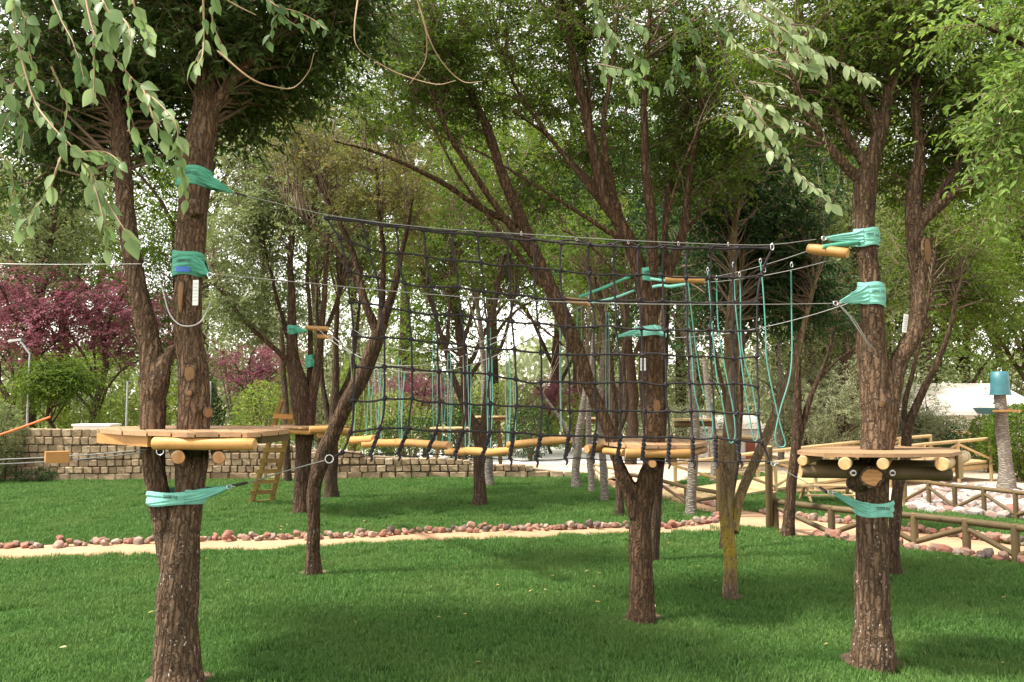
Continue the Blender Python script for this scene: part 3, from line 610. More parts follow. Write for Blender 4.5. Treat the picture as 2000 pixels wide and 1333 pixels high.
thin('pale trunk with a short fork, leftmost of the trunks where the wall ends', [(1126, 953, 15.9, 17), (1126, 900, 15.9, 16), (1134, 830, 15.9, 15), (1145, 740, 15.9, 10), (1150, 600, 15.9, 6)], [(1140, 560, 16.2, 110, 100, 1.2, 26)], extra=[[(1128, 880, 15.9, 12), (1095, 820, 15.9, 8), (1060, 770, 15.9, 5)]], group=G_PALE)
thin('thin dark-ringed trunk, second of the row where the wall ends', [(1156, 960, 15.2, 13), (1152, 900, 15.2, 13), (1150, 800, 15.2, 10), (1160, 650, 15.2, 7)], None, group=G_PALE)
thin('thin pale trunk with dark foot, third of the row where the wall ends', [(1181, 978, 13.9, 15), (1178, 900, 13.9, 14), (1172, 800, 13.9, 11), (1180, 650, 13.9, 8)], None, group=G_PALE)
thin('dark slim tree close behind the left fork of the middle platform tree', [(1211, 1004, 12.2, 17), (1208, 930, 12.2, 14), (1200, 850, 12.2, 18), (1195, 760, 12.2, 16), (1185, 650, 12.2, 12), (1150, 520, 12.2, 7)], [(1130, 440, 12.6, 120, 110, 1.2, 36)], 'bark_dark', extra=[[(1200, 860, 12.2, 14), (1222, 800, 12.2, 14), (1218, 700, 12.2, 11), (1230, 560, 12.2, 6)]])
thin('ringed grey trunk standing in the low fence behind the middle platform', [(1350, 1002, 12.3, 21), (1352, 930, 12.3, 19), (1356, 850, 12.3, 18), (1352, 750, 12.3, 16), (1345, 640, 12.3, 12), (1340, 500, 12.3, 8)], [(1350, 480, 12.6, 130, 110, 1.3, 50)], leaf='lf_dark')
thin('dark trunk hidden close behind the middle platform tree', [(1277, 1092, 8.8, 20), (1280, 1000, 8.8, 24), (1284, 900, 8.8, 30), (1292, 780, 8.8, 28), (1296, 640, 8.8, 22), (1310, 500, 8.8, 12)], None, 'bark_dark')
tree('slender tree with yellow moss on its foot and a dark branch leaning right',
  [[(1427, 1166, 7.12, 28), (1426, 1090, 7.12, 24), (1420, 1000, 7.12, 26), (1421, 900, 7.12, 24), (1426, 780, 7.12, 20), (1426, 640, 7.12, 18), (1430, 520, 7.12, 14), (1440, 380, 7.15, 9), (1450, 200, 7.2, 6)],
   [(1432, 1040, 7.14, 22), (1446, 970, 7.18, 20), (1478, 890, 7.2, 19), (1516, 810, 7.22, 18), (1545, 735, 7.25, 16), (1568, 640, 7.3, 11), (1600, 520, 7.3, 6)],
   [(1438, 900, 7.3, 14), (1436, 700, 7.3, 12), (1450, 500, 7.3, 8)]],
  [(1500, 500, 8.0, 130, 110, .7, 70), (1560, 610, 8.0, 80, 70, .6, 36), (1430, 380, 7.8, 130, 90, .8, 44), (1500, 330, 8.2, 160, 100, .9, 44), (1400, 560, 8.6, 90, 110, .6, 34)],
  M['bark_moss'], M['lf_dark'], .055, nmin=2.3, sides=14)
thin('short dark stem leaning behind the mossy slender tree', [(1412, 1072, 9.4, 12), (1416, 1020, 9.4, 13), (1428, 950, 9.5, 15), (1446, 820, 9.6, 13), (1450, 640, 9.6, 8)], None, 'bark_dark')
tree('grey forked tree beside the corner post of the front log fence',
  [[(1537, 1047, 10.3, 25), (1543, 980, 10.3, 20), (1552, 900, 10.3, 20), (1558, 830, 10.3, 19), (1556, 760, 10.3, 14), (1556, 690, 10.3, 11), (1550, 560, 10.3, 7)],
   [(1560, 860, 10.3, 14), (1580, 790, 10.3, 11), (1602, 735, 10.3, 9), (1618, 690, 10.3, 6), (1640, 610, 10.3, 4)],
   [(1600, 740, 10.3, 7), (1640, 700, 10.3, 5), (1690, 670, 10.3, 3)]],
  [(1570, 540, 10.8, 120, 90, 1.0, 44), (1660, 620, 10.9, 70, 60, .7, 16)],
  M['bark_mid'], M['lf_dark'], .055, nmin=2.2, sides=12, per=9, nsp=9, k=3)
tree('slim grey tree directly behind the stout right platform tree',
  [[(1747, 1117, 8.1, 27), (1746, 1050, 8.1, 21), (1752, 970, 8.1, 21), (1768, 900, 8.1, 19), (1772, 840, 8.1, 18), (1800, 770, 8.1, 14), (1832, 700, 8.1, 11), (1858, 630, 8.1, 8), (1880, 520, 8.1, 5)],
   [(1772, 850, 8.1, 12), (1768, 780, 8.1, 10), (1790, 690, 8.1, 8), (1812, 600, 8.1, 6), (1830, 480, 8.1, 4)]],
  [(1850, 470, 8.6, 150, 110, 1.0, 50), (1930, 590, 8.8, 100, 90, .8, 30), (1760, 400, 8.8, 120, 90, .8, 24)],
  M['bark_mid'], M['lf_green'], .045, nmin=2.5, sides=12)
tree('peeling grey trunk at the right edge capped by a teal tub',
  [[(1966, 962, 15.0, 34), (1962, 900, 15.0, 24), (1957, 840, 15.0, 22), (1954, 780, 15.0, 21), (1953, 768, 15.0, 21)]], None, M['bark_pale'], None, sides=12)
thin('thin white birch-like trunk behind the frame and hanging loops', [(1526, 905, 21, 13), (1526, 850, 21, 12), (1524, 780, 21, 10), (1520, 650, 21, 7)], None)
thin('thick speckled trunk beside the small white hut', [(1396, 942, 17, 15), (1394, 880, 17, 14), (1385, 800, 17, 12), (1375, 700, 17, 9)], None)
thin('dark trunk standing just beyond the wall left of the ladder', [(562, 940, 17.0, 15), (560, 860, 17.0, 14), (556, 760, 17.2, 12), (550, 640, 17.2, 8)], None, 'bark_dark')

# trees and shrubs beyond the lawn ------------------------------------------
def bigtree_meshes(seed, h, rad, lf, lsize, leafm, nbr=70, trunk_r=.16, crown0=.28, per=9, nsp=12, flat=1.0, upw=1.0):
    """returns (trunk, crown) meshes of a tree standing on the origin"""
    global rng
    tw, fo = MB(), MB(); r_ = np.random.default_rng(seed); keep = rng; rng = r_
    pts = np.array([[0, 0, -.1], [.1*r_.normal(), .1*r_.normal(), h*.2], [.2*r_.normal(), .2*r_.normal(), h*.45], [.3*r_.normal(), .3*r_.normal(), h*.72], [.3*r_.normal(), .3*r_.normal(), h*.93]])
    pt, rd = catmull(pts, np.array([trunk_r*1.25, trunk_r, trunk_r*.8, trunk_r*.5, trunk_r*.12]), 6, .05, seed); tw.tube(pt, rd, 8)
    nodes, nr = [pt[pt[:, 2] > h*crown0*.7]], [rd[pt[:, 2] > h*crown0*.7]]
    for i in range(7):
        a_ = i*2.4+r_.uniform(-.4, .4); z0 = h*r_.uniform(crown0*.6, .6); s = np.array([np.interp(z0, pt[:, 2], pt[:, 0]), np.interp(z0, pt[:, 2], pt[:, 1]), z0])
        e = s+np.array([math.cos(a_)*rad*.7, math.sin(a_)*rad*.7, h*.25*upw]); l, lr = catmull(np.array([s, s+(e-s)*.5+np.array([0, 0, .06*h])+r_.normal(0, .1, 3), e]), np.array([trunk_r*.45, trunk_r*.28, trunk_r*.08]), 5, .05, seed+i)
        tw.tube(l, lr, 6); nodes.append(l); nr.append(lr)
    nodes = np.concatenate(nodes); nr = np.concatenate(nr); zc = h*(crown0+1)/2; bl = []
    for i in range(6):
        a_ = i*1.05; q = np.array([math.cos(a_)*rad*.45, math.sin(a_)*rad*.45, zc+(r_.random()-.5)*h*.3*flat]); bl.append((q, np.array([rad*.55, rad*.55, h*(1-crown0)*.33*flat]), nbr//6))
    crown_mesh(nodes, nr, bl, lsize, tw, fo, per=per, nsp=nsp, spl=(lsize*3, lsize*8), k=3, brk=.3)
    rng = keep
    return tw.mesh('trunk', M['bark_dark'] if lf != 'pale' else M['bark_mid'], True), fo.mesh('crown', leafm)
def place(meshes, label, cat, px, Y, sc=1.0, rz=0, name='tree', group=None, sz=None, z=0):
    t = thing(name, label, cat, (X(px, Y), Y, z), group); t.rotation_euler = (0, 0, rz); t.scale = (sc, sc, sz or sc)
    for nm, me in zip(('trunk', 'crown'), meshes):
        o = bpy.data.objects.new(nm, me); C.objects.link(o); o.parent = t
    return t
B1 = bigtree_meshes(11, 11, 3.6, '', .16, M['lf_green'], 160, crown0=.2)
B2 = bigtree_meshes(12, 12, 4.0, '', .16, M['lf_fresh'], 160, crown0=.2)
B3 = bigtree_meshes(13, 10, 3.2, '', .14, M['lf_grey'], 160, crown0=.15)
B4 = bigtree_meshes(14, 13, 4.2, '', .15, M['lf_dark'], 180, crown0=.15)
PL = bigtree_meshes(15, 4.6, 2.1, '', .085, M['lf_plum'], 84, .08, .30, upw=1.3)
BT = bigtree_meshes(31, 17, 4.6, '', .16, M['lf_green'], 180, .2, .42)
BT2 = bigtree_meshes(32, 16, 4.4, '', .16, M['lf_fresh'], 170, .2, .45)
WI = bigtree_meshes(16, 4.2, 2.0, '', .09, M['lf_pale'], 110, .07, .05)
GR = 'tall trees beyond the lawn'
spots = [(B3, 60, 23, 'grey-green', 1, 0), (B1, 330, 36, 'mid green', 1, 1), (B3, 520, 30, 'grey-green', .8, 2), (B2, 700, 44, 'light green', 1.1, 3), (B1, 900, 25, 'mid green', 1, 4), (B2, 1080, 30, 'light green', 1, 5),
         (B4, 1230, 22, 'dark green', .8, 0), (B4, 1420, 20, 'dark green', .8, 1), (B1, 1590, 24, 'mid green', .95, 2), (B4, 1740, 36, 'dark green', 1.1, 3), (B2, 1880, 33, 'light green', 1, 4), (B1, 2010, 25, 'mid green', 1, 5),
         (B2, -60, 32, 'light green', 1.1, 2), (B1, 200, 40, 'mid green', 1.3, 3), (B1, 1180, 42, 'mid green', 1.4, 3), (B4, 1360, 38, 'dark green', 1.2, 5), (B1, 1520, 44, 'mid green', 1.4, 1), (B3, 1700, 42, 'grey-green', 1.5, 3), (B4, 1960, 44, 'dark green', 1.3, 4), (B4, 2120, 34, 'dark green', 1.1, 2), (B3, 1660, 20, 'grey-green', .75, 4), (B4, 1540, 30, 'dark green', .95, 2), (B1, 1830, 34, 'mid green', .95, 0)]
spots += [(BT, 790, 31, 'high-crowned green', 1, 0), (BT2, 965, 34, 'high-crowned fresh green', 1.1, 1), (BT, 1130, 30, 'high-crowned green', 1, 2), (BT2, 1330, 33, 'high-crowned fresh green', 1, 3), (BT, 620, 35, 'high-crowned green', 1.1, 4), (BT2, 1610, 32, 'high-crowned fresh green', 1, 5), (BT, 1810, 31, 'high-crowned green', 1, 1), (BT, 395, 31, 'high-crowned green', 1, 3), (BT2, 130, 33, 'high-crowned fresh green', 1, 2)]
whr = {790: 'above the left half of the net', 965: 'rising behind the narrow Y tree', 1130: 'above the middle tree limbs at left', 1330: 'above the green straps of the middle tree', 620: 'rising behind the ladder tree', 1610: 'rising behind the upper right spreader log', 1810: 'rising behind the right fork of the stout tree', 395: 'rising behind the right fused trunk', 130: 'rising behind the round dark tree', 60: 'behind the left end of the stone wall', 330: 'behind the two fused near trunks', 520: 'behind the ladder tree', 700: 'behind the top left corner of the net', 900: 'behind the middle of the net', 1080: 'seen past the leaning limb of the middle tree', 1230: 'right behind the middle platform tree', 1420: 'behind the hanging teal loops', 1590: 'behind the front log fence corner', 1740: 'behind the stout right tree', 1880: 'over the white house', 2010: 'over the teal tub at the right edge', -60: 'at the far left behind the purple trees', 200: 'far back above the purple trees', 460: 'far back between near trunks and ladder tree', 800: 'far back left of the narrow Y tree', 1000: 'far back right of the narrow Y tree', 1180: 'far back behind the pale trunk row', 1360: 'far back behind the small white hut', 1520: 'far back behind the bridge end', 1700: 'far back behind the right platform', 1960: 'far back right of the white house', 2120: 'cut by the right edge of the view', 1660: 'behind the pale bushes by the bridge', 1540: 'second row behind the timber frame', 1830: 'just left of the white house'}
for ms, px, Y, cl, sc, rz in spots:
    place(ms, f'tall {cl} tree {whr[px]}', 'tree', px, Y, sc, rz*1.1, group=GR)
PG = 'purple-leaved plum trees'
for px, Y, sc, rz, lb in ((40, 21.5, 1.2, 0, 'purple plum tree at the left edge above the wall'), (190, 22.5, 1.2, 1, 'purple plum tree behind the small round green tree'), (-70, 24, 1.1, 2, 'purple plum tree partly cut by the left edge'), (500, 24, .8, 3, 'purple plum tree between near trunks and ladder tree'), (830, 24, .60, 4, 'low purple plum tree left of the narrow Y tree'), (1075, 26, .56, 5, 'low purple plum tree behind the pale trunk row'), (1190, 27, .5, 1, 'small purple plum tree behind the middle platform'), (700, 26, .6, 2, 'small purple plum tree behind the light green conifer')):
    place(PL, lb, 'tree', px, Y, sc, rz, 'plum_tree', PG)
RT = bigtree_meshes(21, 2.72, .98, '', .085, M['lf_green'], 150, .05, .52, flat=.9); place(RT, 'small round dark green tree with flat-bottomed crown above the wall', 'tree', 112, 20, 1, 0, 'round_tree')
place(WI, 'pale feathery bush behind the sand path near the bridge', 'bush', 1640, 18.5, .62, 0, 'bush'); place(WI, 'pale feathery bush left of the front platform tree', 'bush', 1570, 21, .75, 2, 'bush')
place(WI, 'pale feathery bush in front of the white house wall', 'bush', 1800, 21, .45, 1, 'bush')
# shrubs: leaf shells
def shrub_meshes(seed, h, rad, leafm, lsize, n, cone=0.0, upright=.2):
    r_ = np.random.default_rng(seed); q = r_.normal(0, 1, (n, 3)); q /= np.linalg.norm(q, axis=1)[:, None]
    k = r_.random(n)**.22; z_ = (q[:, 2]*k*.5+.5); wz = 1-cone*z_
    bump = np.array([1+.22*mnoise.noise(Vector(v)*2.2+Vector((seed, 0, 0))) for v in q])
    p = np.stack([q[:, 0]*k*rad*wz*bump, q[:, 1]*k*rad*wz*bump, z_*h*(.9+.1*bump)], 1)
    ax = np.stack([q[:, 0], q[:, 1], np.full(n, upright)], 1)+r_.normal(0, .5, (n, 3)); nr = q+r_.normal(0, .55, (n, 3))
    V, F = leaves_at(p, ax, nr, lsize*r_.uniform(.6, 1.2, n)); fo = MB(); fo.add(V, F, attr=np.repeat(r_.random(n), 6))
    tw = MB()
    for i in range(9):
        a_ = i*.7; tw.tube(np.array([[0, 0, -.05], [math.cos(a_)*rad*.25, math.sin(a_)*rad*.25, h*.4], [math.cos(a_)*rad*.5, math.sin(a_)*rad*.5, h*.8]]), np.array([.03, .02, .008]), 5)
    return tw.mesh('stems', M['twig'], True), fo.mesh('foliage', leafm)
def shrub(label, px, Y, h, rad, leafm, lsize=.07, n=2600, cone=0.0, upright=.2, name='shrub', cat='shrub', z=0):
    t = thing(name, label, cat, (X(px, Y), Y, z)); 
    for nm, me in zip(('stems', 'foliage'), shrub_meshes(abs(int(px*7+Y*13)), h, rad, leafm, lsize, n, cone, upright)):
        o = bpy.data.objects.new(nm, me); C.objects.link(o); o.parent = t
shrub('dark green conical cypress behind the two fused near trunks', 395, 20, 2.4, .68, M['lf_dark'], .07, 5200, .5, .9, 'cypress', 'tree')
shrub('rounded yellow-green bush beyond the wall left of the ladder', 512, 20, 2.1, .68, M['lf_fresh'], .08, 4200)
shrub('light green upright conifer right of the ladder tree', 690, 21, 2.7, .75, M['lf_fresh'], .07, 5200, .5, .9, 'conifer', 'tree')
shrub('light green narrow conifer behind the ladder tree', 560, 23, 2.7, .5, M['lf_fresh'], .07, 3000, .5, .9, 'conifer', 'tree')
shrub('dark low bush behind the stepping logs', 800, 20.5, 1.25, .95, M['lf_dark'], .07, 4200)
shrub('dark clipped round tree near the far platforms', 1035, 23, 1.5, .62, M['lf_dark'], .07, 3000)
shrub('blue-green leafy shrub overhanging the wall at the left edge', -12, 17.0, 1.7, .6, M['lf_grey'], .075, 4600)
shrub('light green bush behind the white wall top at left', 200, 22, 1.6, 1.4, M['lf_fresh'], .09, 4200)
shrub('light green bush behind the near trunks', 300, 26, 2.1, 1.7, M['lf_fresh'], .10, 4200)
shrub('dark bush right behind the stout right platform tree', 1790, 22, 1.25, 1.0, M['lf_dark'], .08, 4000)
shrub('dense green hedge bush beside the teal-capped trunk', 1990, 17.5, 1.55, .75, M['lf_green'], .08, 9000)
shrub('dense green hedge bush left of the teal-capped trunk', 1925, 19.5, 1.35, .45, M['lf_green'], .07, 3200)
shrub('low pale bush between path and small hut', 1320, 25, 1.5, 1.5, M['lf_pale'], .10, 3600)
shrub('grey-green bush behind the bridge rails', 1690, 23, 2.0, 1.7, M['lf_grey'], .09, 5200)
shrub('light green bush behind the narrow Y tree', 1000, 30, 2.3, 2.2, M['lf_fresh'], .12, 3600)
shrub('light green bush left of the pale trunk row', 1130, 34, 2.6, 2.6, M['lf_fresh'], .12, 3600)
shrub('small shrub clump growing at the foot of the wall at left', 75, 17.0, .28, .4, M['lf_dark'], .05, 700)

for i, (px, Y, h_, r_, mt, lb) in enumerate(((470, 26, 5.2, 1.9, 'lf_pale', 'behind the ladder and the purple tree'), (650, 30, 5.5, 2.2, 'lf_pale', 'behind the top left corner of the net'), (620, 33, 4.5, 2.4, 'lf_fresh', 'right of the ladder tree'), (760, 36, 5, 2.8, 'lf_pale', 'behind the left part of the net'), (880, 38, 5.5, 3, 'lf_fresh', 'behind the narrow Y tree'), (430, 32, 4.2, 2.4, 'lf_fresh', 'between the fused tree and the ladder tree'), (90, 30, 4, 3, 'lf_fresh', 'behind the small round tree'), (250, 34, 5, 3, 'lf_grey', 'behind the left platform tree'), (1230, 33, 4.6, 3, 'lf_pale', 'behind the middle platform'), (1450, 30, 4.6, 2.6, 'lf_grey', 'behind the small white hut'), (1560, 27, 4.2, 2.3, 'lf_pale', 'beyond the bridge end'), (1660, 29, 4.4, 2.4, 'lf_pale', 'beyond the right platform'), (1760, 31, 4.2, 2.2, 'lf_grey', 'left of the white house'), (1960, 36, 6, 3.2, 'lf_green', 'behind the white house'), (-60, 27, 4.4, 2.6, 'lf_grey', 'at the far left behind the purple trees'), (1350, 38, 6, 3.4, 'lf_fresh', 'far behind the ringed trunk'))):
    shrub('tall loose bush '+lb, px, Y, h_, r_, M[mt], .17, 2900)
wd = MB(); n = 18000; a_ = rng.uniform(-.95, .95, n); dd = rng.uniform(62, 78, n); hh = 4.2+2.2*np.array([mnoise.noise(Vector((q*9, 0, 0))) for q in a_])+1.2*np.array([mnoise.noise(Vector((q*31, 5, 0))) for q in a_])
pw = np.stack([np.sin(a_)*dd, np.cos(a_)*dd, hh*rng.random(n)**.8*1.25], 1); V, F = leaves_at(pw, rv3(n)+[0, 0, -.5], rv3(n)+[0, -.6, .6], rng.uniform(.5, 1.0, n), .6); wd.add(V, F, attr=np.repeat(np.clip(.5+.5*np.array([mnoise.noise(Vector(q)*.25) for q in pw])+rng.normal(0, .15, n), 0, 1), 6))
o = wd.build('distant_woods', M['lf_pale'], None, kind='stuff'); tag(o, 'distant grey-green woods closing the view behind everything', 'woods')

shrub('grey-green bush hiding the lower wall of the white house', 1850, 24, 1.2, .9, M['lf_grey'], .08, 3600)
lv = MB(); n = 60; xy = np.stack([rng.uniform(-4, 5, n), rng.uniform(5, 12, n)], 1); xy = xy[inpoly(xy, L1)|inpoly(xy, L2)]
V, F = leaves_at(np.column_stack([xy, np.full(len(xy), .045)]), rv3(len(xy))*[1, 1, .2], rv3(len(xy), .2)+[0, 0, 1.], rng.uniform(.03, .055, len(xy))); lv.add(V, F, attr=np.repeat(rng.random(len(xy)), 6))
tag(lv.build('fallen_leaves', leafmat('leaf_fallen', (.30, .20, .06), (.42, .34, .10), (.45, .42, .22), .2), None, kind='stuff'), 'a few yellowed leaves fallen on the lawn', 'fallen leaves')

for px, Y, h_, r_, mt, lb in ((760, 23, 1.9, 1.2, 'lf_fresh', 'left of the narrow Y tree'), (985, 25, 2.0, 1.3, 'lf_grey', 'right of the narrow Y tree'), (1110, 27, 1.9, 1.2, 'lf_fresh', 'beside the pale trunk row'), (630, 24, 2.2, .9, 'lf_grey', 'behind the round log-rimmed platform'), (900, 23, 1.6, .9, 'lf_dark', 'under the far round platform')):
    shrub('leafy waist-high bush '+lb, px, Y, h_, r_, M[mt], .09, 3600)
# ------------------------------------------------------------------ logs, decks
def log(b, p0, p1, r, k=14, taper=1.0, bow=0.0):
    p0, p1 = np.asarray(p0, float), np.asarray(p1, float); t = np.linspace(0, 1, 7)[:, None]; d = (p1-p0); d = d/np.linalg.norm(d)
    pt = p0+(p1-p0)*t+np.array([0, 0, 1.])*bow*(4*t*(1-t)); rr = r*np.linspace(1, taper, 7)*(1+.03*rng.normal(0, 1, 7))
    rr[0] *= .9; rr[-1] *= .9; pt = np.vstack([pt[:1], pt[:1]+d*r*.18, pt[1:-1], pt[-1:]-d*r*.18, pt[-1:]]); rr = np.concatenate([rr[:1], rr[:1]/.9, rr[1:-1], rr[-1:]/.9, rr[-1:]])
    b.tube(pt, rr, k, cap=False)
    n = len(pt)
    V = b.v[-1]
    for e, idx in ((0, 0), (1, n-1)):
        ring = V[idx*k:(idx+1)*k]; c = pt[idx]; jj = np.arange(k); ff = np.stack([jj, (jj+1) % k, np.full(k, k)], -1)
        b.add(np.vstack([ring, c[None]]), ff[:, ::-1] if e == 0 else ff, mi=1)
def logpart(name, parent, p0, p1, r, mat='log', end='log_end', **kw):
    b = MB(); log(b, p0, p1, r, **kw); o = b.build(name, [M[mat], M[end]], parent, True)
    for p in o.data.polygons:
        if p.material_index == 1: p.use_smooth = False
    return o
def logthing(name, label, cat, p0, p1, r, mat='log', group=None, **kw):
    t = thing(name, label, cat, (np.asarray(p0)+np.asarray(p1))/2, group); logpart('log', t, p0, p1, r, mat, **kw); return t
def clip(poly, n, d, keep_less):
    out = []
    for i in range(len(poly)):
        a, b = poly[i], poly[(i+1) % len(poly)]; da, db = np.dot(a, n)-d, np.dot(b, n)-d
        if not keep_less: da, db = -da, -db
        if da <= 0: out.append(a)
        if (da < 0) != (db < 0) and abs(da-db) > 1e-9: out.append(a+(b-a)*(da/(da-db)))
    return out
def deck(parent, outline, z, direction, width, th=.026, mat='plank', gap=.007, holes=()):
    poly = [np.array(p, float) for p in outline]; dr = np.array(direction, float); dr /= np.linalg.norm(dr); nn = np.array([-dr[1], dr[0]])
    ds = [np.dot(p, nn) for p in poly]; c = min(ds)
    while c < max(ds):
        w_ = width*random.uniform(.94, 1.06); q = clip(clip(poly, nn, c+w_-gap, True), nn, c, False)
        if len(q) >= 3:
            a = sum(q[i][0]*q[(i+1) % len(q)][1]-q[(i+1) % len(q)][0]*q[i][1] for i in range(len(q)))
            if a < 0: q = q[::-1]
            cen = sum(q)/len(q); bz = z+random.uniform(-.002, .002)
            zt = np.array([0, 0, th])
            b = MB(); top = [np.array([*(p+(cen-p)*.003), bz]) for p in q]; b.prism([t_-zt for t_ in top], zt); 
            b.build('plank', M[mat], parent)
        c += w_
def pxo(l): return [(X(p, Y), Y) for p, Y in l]
def ringpart(name, parent, c, r, tube, nrm, mat='steel', k=6, n=18):
    c = np.asarray(c, float); nrm = np.asarray(nrm, float); nrm /= np.linalg.norm(nrm); a = np.cross(nrm, [0.1, 0, 1]); a /= np.linalg.norm(a); b_ = np.cross(nrm, a)
    th = np.linspace(0, 2*math.pi, n+1); mb = MB(); mb.tube(c+np.cos(th)[:, None]*a*r+np.sin(th)[:, None]*b_*r, tube, k, cap=False)
    return mb.build(name, M[mat], parent, True)
def cable(name, label, cat, pts, r, mat, group=None, part_of=None, pname='rope', k=6):
    pts = [np.asarray(p, float) for p in pts]; b = MB(); pt, rd = catmull(np.array(pts), np.full(len(pts), r), 8, 0.0); rd[:] = r; b.tube(pt, rd, k)
    if part_of is not None: return b.build(pname, M[mat], part_of, True)
    o = b.build(name, M[mat], None, True, origin=(pts[0]+pts[-1])/2); return tag(o, label, cat, group)
def sag(p0, p1, s, n=9):
    t = np.linspace(0, 1, n)[:, None]; p0, p1 = np.asarray(p0, float), np.asarray(p1, float); return list(p0+(p1-p0)*t-np.array([0, 0, 1.])*s*4*t*(1-t))

# left platform
A = thing('tree_platform', 'left tree platform with brown fan-cut deck boards round the two fused trunks', 'platform', (X(378, 5.15), 5.15, 1.4), 'round tree platforms')
zA = 1.472
deck(A, pxo([(193, 5.25), (241, 4.95), (283, 4.78), (330, 4.66), (368, 4.6), (485, 4.6), (520, 4.72), (545, 4.85), (568, 5.1), (526, 5.65), (411, 5.85), (300, 5.8), (225, 5.6)]), zA, np.array([X(303, 5.6)-X(328, 4.66), .94]), .115)
zl = zA-.026
logpart('front_log', A, (X(300, 4.63), 4.66, zl-.036), (X(504, 4.63), 4.6, zl-.038), .034, 'log')
logpart('rear_log', A, (X(250, 5.7), 5.62, zl-.036), (X(520, 5.7), 5.62, zl-.038), .034, 'log')
logpart('joist', A, (X(353, 4.56), 4.56, zl-.106), (X(336, 5.7), 5.75, zl-.106), .035, 'log_green', end='cut')
logpart('joist', A, (X(432, 4.56), 4.56, zl-.108), (X(418, 5.7), 5.75, zl-.108), .035, 'log_green', end='cut')
b = MB(); p, q = np.array([X(197, 5.25), 5.25, zl-.032]), np.array([X(296, 4.8), 4.8, zl-.032]); d = (q-p)/2; n_ = np.array([d[1], -d[0], 0]); n_ /= np.linalg.norm(n_)
b.box((p+q)/2, d, n_*.012, [0, 0, .030]); b.build('side_board', M['board'], A)
b = MB(); p, q = np.array([X(510, 4.75), 4.75, zl-.022]), np.array([X(561, 5.12), 5.12, zl-.022]); d = (q-p)/2; n_ = np.array([d[1], -d[0], 0]); n_ /= np.linalg.norm(n_)
b.box((p+q)/2, d, n_*.012, [0, 0, .020]); b.build('side_board', M['log_green'], A)
ringpart('steel_ring', A, P(313, 882, 4.72), .020, .0035, (0, -1, .1))
# right platform
B_ = thing('tree_platform', 'right tree platform on a thick bolted beam round the stout forked tree', 'platform', (X(1710, 5.35), 5.35, 1.25), 'round tree platforms')
zB = 1.335
deck(B_, pxo([(1553, 5.3), (1575, 5.12), (1605, 5.02), (1680, 4.97), (1744, 4.96), (1800, 4.97), (1852, 5.0), (1874, 5.25), (1852, 5.6), (1740, 5.8), (1625, 5.8), (1570, 5.55)]), zB, np.array([1, -.02]), .2, .022, gap=.003)
for pxx, r_ in ((1645, .036), (1719, .036), (1838, .040)):
    logpart('joist', B_, (X(pxx, 4.95), 4.95+(0.03 if pxx == 1838 else 0), zB-.022-r_), (X(pxx+(10 if pxx != 1838 else 40), 5.7), 5.7, zB-.022-r_), r_, 'log_pale')
logpart('joist', B_, (X(1563, 5.15), 5.15, zB-.055), (X(1590, 5.7), 5.65, zB-.055), .03, 'log_pale')
logpart('beam', B_, (X(1567, 5.12), 5.19, zB-.118), (X(1854, 5.12), 5.15, zB-.132), .040, 'log_green')
logpart('beam', B_, (X(1570, 5.6), 5.66, zB-.120), (X(1850, 5.6), 5.66, zB-.125), .040, 'log_green')
b = MB(); b.box((X(1860, 5.2), 5.16, zB-.09), [.014, 0, 0], [0, .02, 0], [0, 0, .07]); b.build('bracket', M['log_pale'], B_)
for pxx in (1662, 1738):
    c = np.array([X(pxx, 5.1), 5.108, zB-.122]); mb = MB(); mb.tube([c+[0, .02, 0], c, c+[0, -.003, 0]], [.020, .020, .018], 16); o = mb.build('washer', M['steel'], B_)
    mb = MB(); mb.tube([c+[0, -.003, 0], c+[0, -.014, 0]], .010, 6); mb.build('bolt', M['sleeve'], o)
# middle platform
C_ = thing('tree_platform', 'middle tree platform behind the net, on the forked tree', 'platform', (X(1270, 6.6), 6.6, 1.25), 'round tree platforms')
zC = 1.325
deck(C_, pxo([(1166, 6.85), (1180, 6.55), (1215, 6.25), (1259, 6.1), (1344, 6.1), (1368, 6.3), (1381, 6.6), (1372, 7.0), (1250, 7.2), (1185, 7.15)]), zC, np.array([X(1240, 7.1)-X(1262, 6.1), 1.0]), .115)
logpart('front_log', C_, (X(1220, 6.15), 6.15, zC-.062), (X(1345, 6.15), 6.12, zC-.06), .036)
logpart('rear_log', C_, (X(1200, 7), 7.0, zC-.062), (X(1360, 7), 7.0, zC-.06), .036)
logpart('joist', C_, (X(1272, 6.1), 6.08, zC-.132), (X(1255, 7.05), 7.05, zC-.132), .03, 'log_green', end='cut')
logpart('joist', C_, (X(1316, 6.1), 6.16, zC-.125), (X(1310, 7.05), 7.05, zC-.125), .028, 'log_green')
logpart('side_log', C_, (X(1146, 6.5), 6.55, zC-.055), (X(1185, 7.1), 6.75, zC-.055), .034)
logpart('side_log', C_, (X(1180, 6.4), 6.42, zC-.062), (X(1222, 6.1), 6.22, zC-.062), .026)
logpart('side_log', C_, (X(1352, 6.2), 6.22, zC-.062), (X(1376, 6.6), 6.62, zC-.062), .026)
